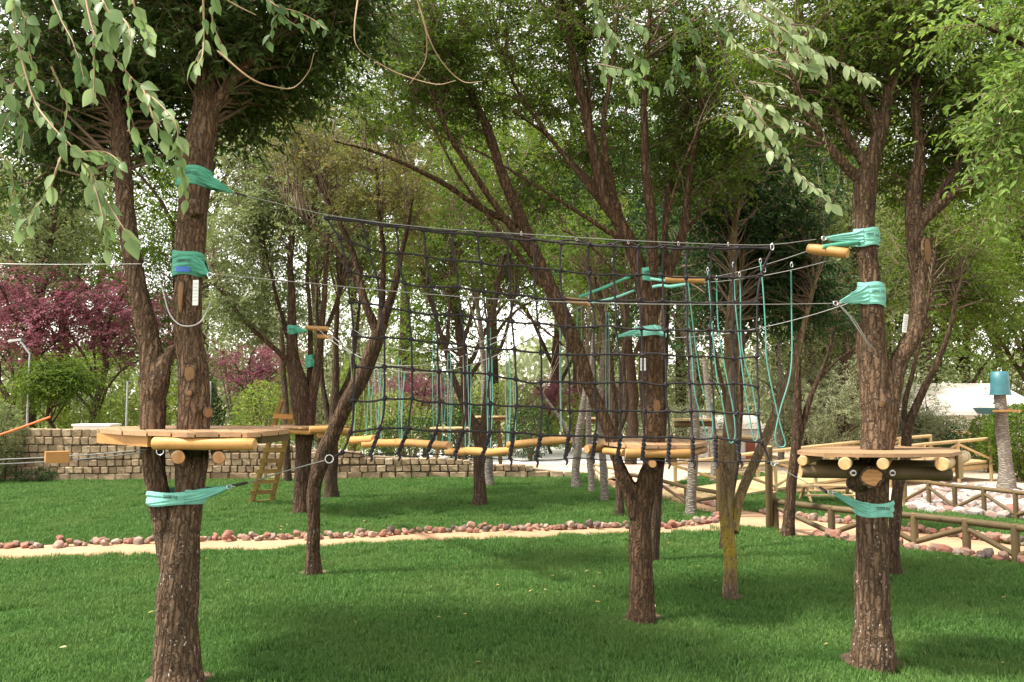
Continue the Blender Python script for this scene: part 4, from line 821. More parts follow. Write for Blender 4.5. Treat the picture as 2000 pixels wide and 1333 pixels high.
# ladder-tree platform
D_ = thing('tree_platform', 'round log-rimmed platform at the top of the ladder', 'platform', (X(605, 12.4), 12.4, 1.2), 'round tree platforms')
zD = 1.27
deck(D_, pxo([(536, 12.5), (556, 12.0), (590, 11.75), (640, 11.8), (678, 12.2), (680, 12.7), (640, 13.1), (580, 13.1)]), zD, np.array([.15, 1.0]), .13)
logpart('rim_log', D_, (X(545, 12), 12.15, zD-.07), (X(612, 11.8), 11.8, zD-.07), .04)
logpart('rim_log', D_, (X(606, 11.7), 11.7, zD-.035), (X(655, 11.8), 11.8, zD-.03), .05)
logpart('rim_log', D_, (X(640, 11.7), 11.75, zD-.045), (X(684, 12.1), 12.2, zD-.09), .055)
logpart('joist', D_, (X(560, 12), 11.95, zD-.10), (X(560, 13), 13.0, zD-.10), .05)
logpart('joist', D_, (X(625, 11.8), 11.85, zD-.11), (X(625, 13), 13.0, zD-.11), .05)
# far platforms
for px, Y, wd, py, lb, gr in ((880, 19.5, 82, 835, 'far round platform on thin posts left of the narrow Y tree', 1), (953, 21, 78, 813, 'highest far platform behind the narrow Y tree', 1), (1160, 19, 62, 816, 'far round platform on the pale trunk row', 0), (1352, 13.2, 88, 818, 'far platform round the ringed trunk behind the middle platform', 0)):
    z_ = P(px, py, Y)[2]; t = thing('tree_platform', lb, 'platform', (X(px, Y), Y, 0), 'round tree platforms'); r_ = S(wd/2, Y)
    deck(t, [(X(px, Y)+r_*math.cos(a), Y+r_*math.sin(a)) for a in np.arange(8)*math.pi/4+.3], z_, (.2, 1), r_*.3, .03, 'log_pale', .01)
    logpart('beam', t, (X(px, Y)-r_*.9, Y-r_*.3, z_-.09), (X(px, Y)+r_*.9, Y-r_*.3, z_-.07), .045, 'log_green')
    logpart('beam', t, (X(px, Y)-r_*.8, Y+r_*.4, z_-.09), (X(px, Y)+r_*.9, Y+r_*.4, z_-.07), .045, 'log_green')
    if gr:
        for s in (-.7, .65): logpart('post', t, (X(px, Y)+r_*s, Y, -.1), (X(px, Y)+r_*s*.8, Y, z_-.03), .05, 'log_green')
# ladder
Ld = thing('ladder', 'leaning wooden ladder with board rungs up to the round log-rimmed platform', 'ladder', G(508, 984))
bl_, br_ = G(491, 985), G(530, 982); tl, tr_ = P(550, 782, 12.75), P(576, 784, 12.75)
for p, q in ((bl_, tl), (br_, tr_)):
    mb = MB(); d = (q-p)/2; s_ = np.cross(d, [0, 1, 0]); s_ /= np.linalg.norm(s_); f_ = np.cross(d, s_); f_ /= np.linalg.norm(f_); mb.box((p+q)/2, d, s_*.028, f_*.045); mb.build('side_rail', M['ladder'], Ld)
for i in range(9):
    t = .015+i*.105; p, q = bl_+(tl-bl_)*t, br_+(tr_-br_)*t; e = (q-p)/2; e2 = e*1.35; c = (p+q)/2+np.array([0, -.06, 0]); mb = MB(); mb.box(c, e2, [0, .016, 0], [.01, 0, .034]); mb.build('rung', M['board' if i > 6 else 'ladder'], Ld)

# ------------------------------------------------------------------ fences, posts, bridge
def logfence(label, posts, rail_h, ph, ups, r=.035, mat='log_green', name='log_fence', over=None, base_first=True):
    pts = [np.asarray(p, float) for p in posts]; t = thing(name, label, 'fence', pts[0])
    for i, p in enumerate(pts):
        logpart('post', t, p+[0, 0, -.1], p+[0, 0, ph], r, mat, k=10)
    for a, b in zip(pts[:-1], pts[1:]):
        o = (b-a)/np.linalg.norm(b-a)*.03
        logpart('top_rail', t, a+[0, -.0, rail_h]-o, b+[0, 0, rail_h]+o, r*.92, mat, k=10)
    for i in range(len(pts)-1):
        a, b = pts[i], pts[i+1]; up = ups ^ (i % 2 == 1)
        za, zb = (.07, rail_h-.07) if up else (rail_h-.07, .07)
        logpart('brace', t, a+[0, 0, za], b+[0, 0, zb], r*.75, mat, k=8)
    return t
F1 = [G(1515, 1035), G(1625, 1053), G(1705, 1063), G(1787, 1071), G(1889, 1085), G(1985, 1100), G(2100, 1117), G(2220, 1136)]
f1 = logfence('dark log fence with crossed braces along the near side of the right-hand path', F1, .355, .385, False, .042)
logpart('corner_post', f1, F1[0]+[-.02, .06, -.1], F1[0]+[-.02, .06, .47], .055, 'log_green')
F2 = [G(1768, 985), G(1815, 992), G(1866, 1001), G(1923, 1008), G(1985, 1017), G(2060, 1028)]
logfence('rear log fence with crossed braces in front of the boulder bed', F2, .38, .41, True, .034)
F3 = [G(1232, 962), G(1290, 974), G(1340, 990), G(1403, 1003)]
logfence('low log fence beside the path behind the middle platform', F3, .30, .33, True, .033)
F4 = [G(1160, 938), G(1185, 945), G(1214, 952)]
logfence('short pale log fence where the stone wall ends', F4, .32, .35, False, .03, 'log_pale')
fr = thing('timber_frame', 'tall open timber frame of two posts and a crossbeam over the path', 'frame', G(1455, 1020))
logpart('post', fr, G(1406, 1008)+[0, 0, -.1], P(1404, 858, 12.06), .046, 'log_green')
logpart('post', fr, G(1503, 1034)+[0, 0, -.1], P(1501, 872, 10.8), .047, 'log_green')
logpart('crossbeam', fr, P(1396, 851, 12.1), P(1494, 858, 11.6), .045, 'log_green')
# foot bridge
br = thing('footbridge', 'pale wooden footbridge ramp with braced log railings beyond the lawn', 'bridge', (X(1660, 15.6), 15.6, 0))
bp = [(1330, 13.9, -.01), (1440, 14.6, .02), (1550, 15.2, .12), (1660, 15.9, .20), (1790, 16.7, .30), (1930, 17.6, .38)]
BP = np.array([[X(a, b), b, c] for a, b, c in bp]); tot = along(BP, 0)[1]; n = 46
for i in range(n):
    a, _ = along(BP, i/n); b, _ = along(BP, (i+1)/n-.0015); d = (b-a)/2; u = np.array([-d[1], d[0], 0]); u /= np.linalg.norm(u); mb = MB(); mb.box((a+b)/2+u*.65, d, u*.65, [0, 0, .02]); mb.build('plank', M['log_pale'], br)
for off in (0.06, 1.24):
    for s in range(len(BP)-1):
        a, b = BP[s].copy(), BP[s+1].copy(); d = (b-a); u = np.array([-d[1], d[0], 0]); u /= np.linalg.norm(u)
        logpart('beam', br, a+u*off-[0, 0, .09], b+u*off-[0, 0, .09], .062, 'log_pale', k=10)
RP = []
for off, j0 in ((-.04, 1), (1.36, 0)):
    q = []
    for s in np.linspace(.14, .99, 8):
        p, _ = along(BP, s); p2, _ = along(BP, min(s+.01, 1)); p1, _ = along(BP, s-.01); d = p2-p1; u = np.array([-d[1], d[0], 0]); u /= np.linalg.norm(u); q.append(p+u*off)
    for p in q: logpart('rail_post', br, [p[0], p[1], -.15], p+[0, 0, .50], .034, 'log_pale', k=10)
    for i, (a, b) in enumerate(zip(q[:-1], q[1:])):
        logpart('hand_rail', br, a+[0, 0, .47], b+[0, 0, .47], .034, 'log_pale', k=10)
        za, zb = (.06, .42) if i % 2 else (.42, .06); logpart('brace', br, a+[0, 0, za], b+[0, 0, zb], .026, 'log_pale', k=8)
F5 = [(X(1690, 24), 24, 0), (X(1760, 24), 24, 0), (X(1830, 23.5), 23.5, 0), (X(1890, 23), 23, 0)]
logfence('distant pale log fence in front of the white house', F5, .75, .8, False, .05, 'log_pale')
# low picnic table
pt_ = thing('picnic_table', 'low wooden picnic table with side benches on the lawn beyond the log fence', 'table', G(1618, 985))
c = G(1622, 982); 
for i in range(4):
    mb = MB(); mb.box(c+[0, (i-1.5)*.075+.1, .26], [.46, 0, 0], [0, .034, 0], [0, 0, .012]); mb.build('table_plank', M['log_pale'], pt_)
for s in (-1, 1):
    mb = MB(); mb.box(c+[0, .1+s*.33, .14], [.46, 0, 0], [0, .05, 0], [0, 0, .012]); mb.build('bench_plank', M['log_pale'], pt_)
for s in (-1, 1):
    for q in (-1, 1):
        mb = MB(); a, b2 = c+[s*.36, .1+q*.04, .25], c+[s*.36, .1+q*.28, 0]; d = (b2-a)/2; mb.box((a+b2)/2, d, [.018, 0, 0], [0, .02, .012]); mb.build('leg', M['log_pale'], pt_)
    mb = MB(); mb.box(c+[s*.36+.03, .1, .125], [.012, 0, 0], [0, .36, 0], [0, 0, .016]); mb.build('cross_bar', M['log_pale'], pt_)

# ------------------------------------------------------------------ buildings and lamps in the distance
h = thing('house', 'white house with pale roof seen between the trees at right', 'house', (X(1890, 27), 27, 0))
mb = MB(); x0, x1 = X(1806, 27), X(2040, 27); zt = P(1800, 806, 27)[2]; zr = P(1860, 768, 27)[2]
mb.box(((x0+x1)/2, 29.5, zt/2), [(x1-x0)/2, 0, 0], [0, 2.5, 0], [0, 0, zt/2]); mb.build('wall', M['white'], h)
mb = MB(); e = .25; A0 = np.array([x0-e, 26.7, zt+.02]); B0 = np.array([x1, 26.7, zt+.02]); Cc = np.array([x1, 29.6, zr+.35]); D0 = np.array([x0+.9, 29.6, zr+.35]); E0 = np.array([x0-e, 32.3, zt+.02]); F0 = np.array([x1, 32.3, zt+.02])
mb.add([A0, B0, Cc, D0, E0, F0], [(0, 1, 2, 3), (3, 2, 5, 4)]); mb.add([A0, D0, E0], [(0, 1, 2)]); mb.add([A0, B0, F0, E0], [(0, 3, 2, 1)]); mb.build('roof', M['roof'], h)
mb = MB(); mb.box(((x0+x1)/2-.1, 26.66, zt-.02), [(x1-x0)/2+.2, 0, 0], [0, .04, 0], [0, 0, .06]); mb.build('fascia', M['white'], h)
sh = thing('teal_shelter', 'low teal sheet shelter against the white house', 'shelter', (X(1912, 25.4), 25.4, 0)); mb = MB(); mb.box((X(1912, 25.4), 25.6, .35), [S(26, 25.4), 0, 0], [0, .1, 0], [0, 0, .25]); mb.build('panel', M['teal'], sh)
mb = MB(); mb.box((X(1912, 25.4), 25.75, .62), [S(30, 25.4), 0, 0], [0, .35, -.03], [0, 0, .02]); mb.build('roof', M['teal'], sh)
h2 = thing('hut', 'small white hut with red-brown shutters behind the timber frame', 'hut', (X(1430, 24), 24, 0))
x0, x1 = X(1378, 24), X(1482, 24); zt = P(1400, 838, 24)[2]; mb = MB(); mb.box(((x0+x1)/2, 25.2, zt/2), [(x1-x0)/2, 0, 0], [0, 1.2, 0], [0, 0, zt/2]); mb.build('wall', M['white'], h2)
mb = MB(); mb.add([[x0-.2, 23.8, zt], [x1+.2, 23.8, zt], [x1+.2, 25.2, zt+.35], [x0-.2, 25.2, zt+.35], [x0-.2, 26.6, zt], [x1+.2, 26.6, zt]], [(0, 1, 2, 3), (3, 2, 5, 4)]); mb.add([[x0-.18, 23.9, zt-.02], [x1+.18, 23.9, zt-.02], [x1+.18, 26.5, zt-.02], [x0-.18, 26.5, zt-.02]], [(0, 3, 2, 1)]); mb.build('roof', M['roof'], h2)
for a in (1392, 1462):
    w_ = S(9, 24); zc = P(1400, 880, 24)[2]; mb = MB(); mb.box((X(a, 24), 23.97, zc), [w_, 0, 0], [0, .02, 0], [0, 0, S(26, 24)]); o = mb.build('shutter', M['redwood'], h2)
    for k_ in range(6): 
        mb = MB(); mb.box((X(a, 24), 23.945, zc-S(20, 24)+k_*S(8, 24)), [w_*.85, 0, 0], [0, .008, 0], [0, 0, S(3.4, 24)]); mb.build('slat', M['redwood'], o)
wb = thing('white_parapet', 'low white painted block just above the stone wall at left', 'wall', (X(180, 19), 19, 0)); mb = MB(); mb.box((X(180, 19), 19.3, P(0, 829, 19)[2]/2-.02), [S(36, 19), 0, 0], [0, .25, 0], [0, 0, P(0, 829, 19)[2]/2-.02]); mb.build('block', M['white'], wb)
mb = MB(); mb.box((X(180, 19), 19.3, P(0, 829, 19)[2]-.02), [S(38, 19), 0, 0], [0, .28, 0], [0, 0, .02]); mb.build('coping', M['white'], wb)
rd_ = poly_sheet('pale_road', [(X(640, 22), 21.5), (X(1330, 22), 22.5), (X(1330, 34), 34), (X(480, 34), 34)], -.004, M['white'])
def lamp(label, px, Y, ytop, heads, yb=0):
    t = thing('street_lamp', label, 'street lamp', (X(px, Y), Y, 0)); zt = P(px, ytop, Y)[2]; x = X(px, Y); mb = MB(); mb.tube([[x, Y, 0], [x, Y, zt*.5], [x, Y, zt]], [.032, .026, .02], 8); mb.build('pole', M['grey_metal'], t, True)
    for s in heads:
        mb = MB(); mb.tube([[x, Y, zt-.02], [x+s*.18, Y, zt+.22], [x+s*.22, Y, zt+.27]], .025, 6); o = mb.build('arm', M['grey_metal'], t, True)
        mb = MB(); mb.box((x+s*.33, Y, zt+.29), [.15, 0, .02], [0, .06, 0], [0, 0, .025]); mb.build('lamp_head', M['grey_metal'], t)
lamp('thin grey lamp post with one bent arm over the round dark tree', 57, 19.5, 690, (-1,)); lamp('small double-headed lamp post above the wall near the white block', 164, 24, 793, (-1, 1))
lamp('thin grey pole just left of the fused near trunks', 250, 19, 745, ())
lamp('thin grey pole behind the dark cypress', 412, 19, 745, ())
for px, lb in ((9, 'outer thin dark stake before the wall at the left edge'), (30, 'inner thin dark stake before the wall at the left edge')):
    p = G(px, 944); mb = MB(); mb.tube([p+[0, 0, -.05], p+[.0, 0, .3], p+[0, 0, .62]], .02, 8); tag(mb.build('stake', M['bark_dark'], None, True, origin=p), lb, 'stake', 'stakes before the wall')
# teal tub and dish on the capped trunk
tb = thing('upturned_tub', 'teal plastic tub turned upside down on the grey trunk at right', 'tub', P(1953, 768, 15)); c = P(1953, 750, 15); mb = MB()
zz = [P(0, y, 15)[2] for y in (771, 768, 762, 745, 728, 726)]; rr = [.168, .168, .158, .150, .138, .10]
mb.tube([[c[0], 15, z_] for z_ in zz], rr, 20); mb.build('shell', M['teal'], tb, True)
ringpart('rim', tb, [c[0], 15, zz[0]], .17, .01, (0, 0, 1), 'teal', 6, 24); ringpart('handle', tb, [c[0], 15, zz[-1]+.03], .035, .006, (0, 1, 0))
ds = thing('seat_dish', 'teal shallow dish fixed beside the capped trunk', 'dish', P(1925, 803, 15)); c = P(1925, 803, 15); mb = MB(); mb.tube([c+[-.20, 0, .055], c+[-.2, 0, .05]], .001, 6)
mb = MB(); mb.tube([c+[0, 0, -.055], c+[0, 0, -.05], c+[0, 0, .03], c+[0, 0, .055]], [.08, .13, .19, .2], 18); mb.build('dish', M['teal'], ds, True)
logpart('bracket', ds, c+[.1, 0, -.02], c+[.42, -.05, .02], .03, 'log')
sp = thing('tub_step', 'small wooden board collar round the teal-capped trunk', 'board', P(1962, 806, 15)); deck(sp, pxo([(1935, 14.8), (1992, 14.8), (1990, 15.3), (1940, 15.3)]), P(0, 801, 15)[2], (0, 1), .12, .03, 'log')

# ------------------------------------------------------------------ cargo net
NR = [
[(638,427),(707,433),(773,443),(827,450),(884,456),(935,460),(993,465),(1043,468),(1097,475),(1151,478),(1200,481),(1247,483),(1295,484),(1343,485),(1390,486),(1440,485),(1507,487)],
[(664,465),(720,486),(777,495),(831,501),(886,509),(939,513),(993,519),(1044,524),(1095,528),(1151,535),(1200,536),(1247,537),(1293,538),(1340,542),(1385,542),(1431,542),(1486,537)],
[(680,530),(737,542),(789,552),(844,560),(894,561),(945,570),(997,576),(1047,582),(1100,584),(1152,587),(1202,587),(1250,587),(1295,588),(1341,590),(1390,593),(1433,591),(1479,591)],
[(685,590),(744,597),(800,608),(852,615),(901,615),(951,626),(1000,629),(1051,632),(1107,639),(1161,638),(1203,639),(1253,642),(1298,644),(1343,645),(1386,644),(1430,647),(1478,645)],
[(690,654),(751,659),(804,663),(856,669),(907,675),(955,680),(1005,683),(1057,689),(1108,693),(1161,693),(1208,692),(1256,692),(1299,693),(1346,696),(1388,696),(1433,701),(1478,696)],
[(693,716),(751,717),(805,722),(858,726),(909,729),(957,731),(1008,741),(1057,747),(1113,747),(1163,749),(1211,747),(1256,747),(1301,752),(1347,749),(1391,749),(1434,749),(1479,755)],
[(690,782),(751,779),(805,779),(859,785),(910,788),(957,789),(1009,794),(1060,795),(1113,803),(1164,803),(1212,804),(1259,804),(1305,803),(1350,803),(1394,804),(1437,807),(1481,809)],
[(685,845),(742,837),(798,837),(852,842),(904,843),(957,845),(1003,846),(1056,851),(1111,852),(1163,852),(1212,854),(1259,854),(1308,854),(1353,857),(1398,855),(1440,860),(1488,864)],
[(669,884),(723,890),(777,887),(832,888),(888,890),(942,891),(996,897),(1047,899),(1104,897),(1157,897),(1205,899),(1254,899),(1304,902),(1353,902),(1398,902),(1445,903),(1502,902)]]
NY = lambda px: 5.12+.28*(px-375)/1330
NP = np.array([[P(px, py, NY(px)+.035*mnoise.noise(Vector((px*.006, py*.006, 0)))) for px, py in r] for r in NR])
net = thing('cargo_net', 'big black knotted rope climbing net stretched between the two near trees', 'net', NP[4, 8])
def ropeline(pts, r=.006, extra=3):
    out = []
    for a, b in zip(pts[:-1], pts[1:]):
        s_ = np.linalg.norm(b-a)*.05*random.uniform(-.3, 1); k_ = rv3(1, .004)[0]
        for t in np.arange(extra+1)/(extra+1): out.append(a+(b-a)*t+(np.array([0, 0, -s_])+k_)*4*t*(1-t))
    out.append(pts[-1]); return np.array(out)
for i in range(9):
    mb = MB(); pt = ropeline(NP[i]); rr = .0068 if i < 8 else .0038; mb.tube(pt, rr, 6)
    if i == 0:
        q = ropeline(NP[0]+np.array([0, .006, .012])); q[:, 2] += .008*np.sin(np.arange(len(q))*.8); mb.tube(q, .006, 6)
    mb.build('cross_rope', M['rope' if i < 8 else 'rope'], net, True)
for j in range(17):
    mb = MB(); mb.tube(ropeline(NP[:8, j]), .0068, 6)
    if 0 < j < 16:   # tails wrapped round the bottom line
        a, b = NP[7, j], NP[8, j]; t = np.linspace(0, 1, 14)[:, None]; w_ = np.column_stack([np.cos(t[:, 0]*19), np.sin(t[:, 0]*19), t[:, 0]*0])*.009
        mb.tube(a+(b-a)*t+w_+np.array([0, 0, -.004]), .0085, 6); mb.tube(a+(b-a)*t-w_, .007, 6)
        mb.tube([b+[.004, -.004, .004], b+[.008+.01*random.random(), -.008, -.018], b+[.004, -.006, -.03-.02*random.random()]], [.010, .009, .006], 6)
    else: mb.tube(np.array([NP[7, j], (NP[7, j]+NP[8, j])/2+[.004, 0, 0], NP[8, j]]), .0068, 6)
    mb.build('upright_rope', M['rope'], net, True)
kb = MB()
for s_ in (0, 1):
    th = np.linspace(0, 2*math.pi*1.1, 10); kb.tube(np.stack([np.cos(th)*.010, (.004-.008*s_)+np.sin(th)*.006, np.sin(th+s_*1.4)*.011], 1), .0062, 5)
knot = kb.mesh('knot', M['rope'], True)
for i in range(9):
    for j in range(17):
        if i < 8 or j in (0, 16): piece('knot', knot, net, NP[i, j], (random.uniform(-.4, .4), random.uniform(0, 3), random.uniform(-.5, .5)), (1.0, 1, 1.05))
# net suspension cables
def rig(name, label, pts, r=.0026, mat='cable', group='steel cables between the near trees'):
    return cable(name, label, 'cable', pts, r, mat, group)
q0 = P(452, 376, 5.1); top = [q0, P(560, 402, 5.12), P(640, 420, 5.15), P(760, 437, 5.17), P(900, 450, 5.2), P(1050, 459, 5.23), P(1226, 470, 5.28), P(1420, 478, 5.33), P(1508, 478, 5.35), P(1594, 468, 5.37)]
rig('steel_cable', 'upper steel cable the net hangs from, ending at the right tree', top)
rig('steel_cable', 'middle safety cable crossing in front of the net', [P(420, 536, 5.0), P(600, 553, 5.0), P(800, 572, 5.02), P(1000, 586, 5.05), P(1240, 594, 5.1), P(1480, 595, 5.2), P(1625, 593, 5.25)], .0027)
rig('steel_cable', 'cable leaving left from the middle sling of the fused tree', [P(-60, 515, 5.0), P(100, 517, 5.0), P(275, 516, 5.0)], .0027)
rig('steel_cable', 'lower cable from the left pale sling up to the net corner ring', [P(483, 944, 5.0), P(560, 920, 5.05), P(633, 900, 5.12)], .0042)
rig('steel_cable', 'lower cable from the net bottom down to the right pale sling', [P(1504, 902, 5.36), P(1560, 935, 5.3), P(1612, 960, 5.25)], .0027)
def sleeve(label, p, q, r=.008, mat='sleeve'):
    mb = MB(); p, q = np.asarray(p), np.asarray(q); d = q-p; mb.tube([p, p+d*.06, p+d*.94, q], [r*.7, r, r, r*.7], 8); return tag(mb.build('cable_sleeve', M[mat], None, True, origin=(p+q)/2), label, 'sleeve', 'black sleeves on cable ends')
sleeve('black sleeve on the lower left cable next to the pale sling', P(452, 950, 4.995), P(484, 943, 5.0)); sleeve('black sleeve on the upper left cable end', P(459, 377, 5.095), P(482, 384, 5.1), .007); sleeve('black sleeve on the lower right cable next to the pale sling', P(1600, 952, 5.27), P(1617, 963, 5.25), .009)
def hook(label, px, py, Y, s=1.0):
    t = thing('carabiner', label, 'carabiner', P(px, py, Y), 'steel carabiners and shackles'); c = P(px, py, Y)
    th = np.linspace(0, 2*math.pi, 15); mb = MB(); mb.tube(c+np.stack([np.cos(th)*.013*s, th*0, np.sin(th)*.026*s-.02*s], 1), .0032*s, 6, cap=False); mb.build('body', M['steel'], t, True)
    mb = MB(); mb.tube([c+[0, -.004, .012*s], c+[0, -.004, -.004*s]], .007*s, 8); mb.build('sleeve', M['steel'], t, True)
for px, py, lb in ((909, 445, 'first'), (1018, 453, 'second'), (1126, 464, 'third'), (1227, 470, 'fourth'), (1325, 473, 'fifth'), (1422, 474, 'sixth')):
    hook(f'small wire clip on the upper net cable, {lb} from the left', px, py+1, NY(px)-.004, .42)
hook('large steel carabiner at the upper right corner of the net', 1508, 478, 5.34, .8)
cable('rope', 'black lacing rope from the corner carabiner down the right side of the net', 'rope', [P(1505, 492, 5.34), P(1492, 520, 5.35), P(1483, 548, 5.36), P(1479, 590, 5.36)], .006, 'rope', 'net lacing')
rg = thing('steel_ring', 'round steel ring at the bottom left corner of the net', 'ring', P(643, 897, 5.14)); ringpart('ring', rg, P(643, 897, 5.13), .024, .0042, (.2, -1, .1))
cable('rope', 'black lashing tying the net to the bottom left ring', 'rope', [P(651, 893, 5.14), P(660, 889, 5.15), P(670, 884, 5.15)], .008, 'rope', 'net lacing')

# ------------------------------------------------------------------ slings
TXT = {}
def text_mesh(cu):
    if 'm' not in TXT:
        q = bpy.data.objects.new('lettering', cu); C.objects.link(q); TXT['m'] = bpy.data.meshes.new_from_object(q.evaluated_get(bpy.context.evaluated_depsgraph_get())); bpy.data.objects.remove(q)
    return TXT['m']
def sling(label, Y, cx, cy, rx_px, ry, wraps, hpx, target, tilt=0.0, mat='sling', mark=None, spread=1.0, center=None, printed=True):
    """webbing wrapped round a trunk with two tails drawn to the target point"""
    c = P(cx, cy, Y); rx = S(rx_px, Y); t = thing('sling', label, 'sling', c, 'green webbing slings on the trees')
    wraps = wraps*2 if wraps > 1 else 1; hw = S(hpx, Y)/wraps
    for i in range(wraps):
        z0 = (i-(wraps-1)/2)*hw*spread; th = np.linspace(0, 2*math.pi, 37); mb = MB(); V = []; hh = hw*.8; tl_ = random.uniform(-.10, .10) if wraps > 1 else 0
        ph = random.uniform(0, 6)
        for a in th[:-1]:
            dz = z0+(tilt+tl_)*math.cos(a)*rx+.005*math.sin(a*3+ph); kk = 1+.025*math.sin(a*2+ph)+.012*((i*5) % 4)
            for e, kr in ((-1, .985), (-.35, 1.02), (.35, 1.0), (1, .975)):
                V.append([c[0]+rx*kk*kr*math.cos(a), c[1]+ry*kk*kr*math.sin(a), c[2]+dz+e*hh])
        F = []
        for j in range(36):
            for e in range(3): F.append([j*4+e, ((j+1) % 36)*4+e, ((j+1) % 36)*4+e+1, j*4+e+1])
        mb.add(V, F); o = mb.build('wrap', M[mat], t); sm = o.modifiers.new('solid', 'SOLIDIFY'); sm.thickness = .003
    if target is not None:
        tg = np.asarray(target, float); sd_ = np.sign(tg[0]-c[0])
        for s in ((-1, 1) if wraps > 1 else (-1,)):
            a0 = np.array([c[0]+sd_*rx*.55, c[1]+s*ry*.9, c[2]+(tilt*.5*rx*sd_)]); a1 = np.array([c[0]+sd_*rx*1.15, c[1]+s*ry*.35, c[2]*.6+(c[2]*.4+0)]) ; a1[2] = c[2]+(tg[2]-c[2])*.25
            tt = np.linspace(0, 1, 12)[:, None]; pl = (1-tt)**2*a0+2*tt*(1-tt)*a1+tt*tt*tg; V = []
            for q, p in enumerate(pl):
                f_ = (1-q/11)**.8; hh = S(hpx, Y)*.42*f_+.006
                for e in range(9): V.append(p+np.array([0, (.0045 if e % 2 else -.0045)*(1-q/14)*s, (e/4-1)*hh+(.004*math.sin(q*.9+e)*f_)]))
            F = [[q*9+e, (q+1)*9+e, (q+1)*9+e+1, q*9+e+1] for q in range(11) for e in range(8)]
            mb = MB(); mb.add(V, F); o = mb.build('tail', M[mat], t); sm = o.modifiers.new('solid', 'SOLIDIFY'); sm.thickness = .003
    if printed:
        cu = bpy.data.curves.new('lettering', 'FONT'); cu.body = '2000 kg'; cu.size = .026; cu.extrude = .0006; cu.materials.append(M['ink']); cu.align_x = 'CENTER'
        o = bpy.data.objects.new('lettering', text_mesh(cu)); C.objects.link(o); o.parent = t; o.location = (rx*.1, -ry*1.07, hw*.25); o.rotation_euler = (math.pi/2, 0, 0)
    if mark:
        mb = MB(); V = []
        for a in np.linspace(-1.95, -1.1, 6): 
            for e in (-1, 1): V.append([c[0]+rx*1.10*math.cos(a), c[1]+ry*1.10*math.sin(a), c[2]-S(hpx, Y)*.3+e*.016])
        mb.add(V, [[q*2, q*2+2, q*2+3, q*2+1] for q in range(5)]); mb.build('blue_label', M['blue_tag'], t, True)
    return t
sling('upper green sling half hidden by leaves on the fused tree', 5.13, 380, 350, 34, .105, 3, 34, P(452, 376, 5.08), .0)
sling('middle green sling with blue label on the fused tree', 5.1, 368, 518, 30, .094, 4, 44, P(408, 537, 5.02), .0, mark=True)
sling('wide pale teal sling round both fused trunks near the lawn', 5.07, 346, 970, 55, .135, 2, 26, P(452, 950, 4.98), .10, 'sling_pale', spread=.8)
sling('upper green sling on the stout right tree', 5.45, 1692, 466, 25, .072, 3, 32, P(1609, 466, 5.36), .0, 'sling_pale')
sling('middle green sling on the stout right tree', 5.43, 1702, 576, 26, .078, 3, 40, P(1640, 590, 5.28), -.08, 'sling_pale')
sling('pale teal sling low on the stout right tree', 5.4, 1706, 993, 36, .108, 2, 24, P(1625, 962, 5.24), .0, 'sling_pale')
sling('green sling high on the middle platform tree', 6.58, 1264, 538, 15, .07, 2, 24, P(1300, 547, 6.5), .0)
sling('small green sling on the middle platform tree over the white plate', 6.55, 1266, 648, 27, .108, 1, 12, P(1205, 658, 6.5), .0, 'sling_pale', printed=False)
sling('upper dark green sling on the ladder tree', 12.4, 572, 645, 11, .085, 3, 16, P(600, 646, 12.2), .0)
sling('lower green sling on the ladder tree', 12.45, 606, 706, 9, .07, 3, 22, P(612, 716, 12.3), .0)
# thimbles, shackles, loose cable ends
def shackle(label, p, s=1.0):
    t = thing('shackle', label, 'shackle', p, 'steel carabiners and shackles'); ringpart('bow', t, p, .014*s, .0038*s, (.1, -1, .2)); mb = MB(); mb.tube([np.asarray(p)+[.012*s, -.002, 0], np.asarray(p)+[.034*s, -.002, .002]], .006*s, 8); mb.build('clamp', M['steel'], t, True)
shackle('shackle joining middle cable and right tree sling', P(1632, 593, 5.24)); shackle('shackle on the upper right sling of the net cable', P(1609, 466, 5.35)); shackle('shackle at the pale sling low on the fused tree', P(448, 951, 4.98)); shackle('shackle at the low right pale sling', P(1622, 962, 5.235), 1.1)
shackle('shackle on the cable leaving left from the fused tree', P(284, 518, 5.0)); shackle('shackle at the cable end beside the net bottom right corner', P(1510, 906, 5.34)); shackle('shackle at the middle sling on the fused tree', P(410, 537, 5.0))
LE = 'loose cable ends on trees'
cable('cable_end', 'slack grey cable loop hanging round the right fused trunk', 'cable', [P(298, 524, 4.99), P(316, 560, 4.98), P(330, 610, 4.97), P(350, 634, 4.95), P(375, 637, 4.95), P(395, 625, 4.98), P(412, 590, 5.02)], .0045, 'cable', LE)
cable('cable_end', 'slack cable tail drooping at the stout right tree', 'cable', [P(1637, 595, 5.22), P(1660, 620, 5.22), P(1680, 650, 5.22), P(1700, 680, 5.25)], .004, 'cable', LE)
cable('cable_end', 'second thinner cable tail drooping at the stout right tree', 'cable', [P(1640, 596, 5.24), P(1668, 625, 5.24), P(1690, 660, 5.25), P(1712, 690, 5.3)], .003, 'cable', LE)
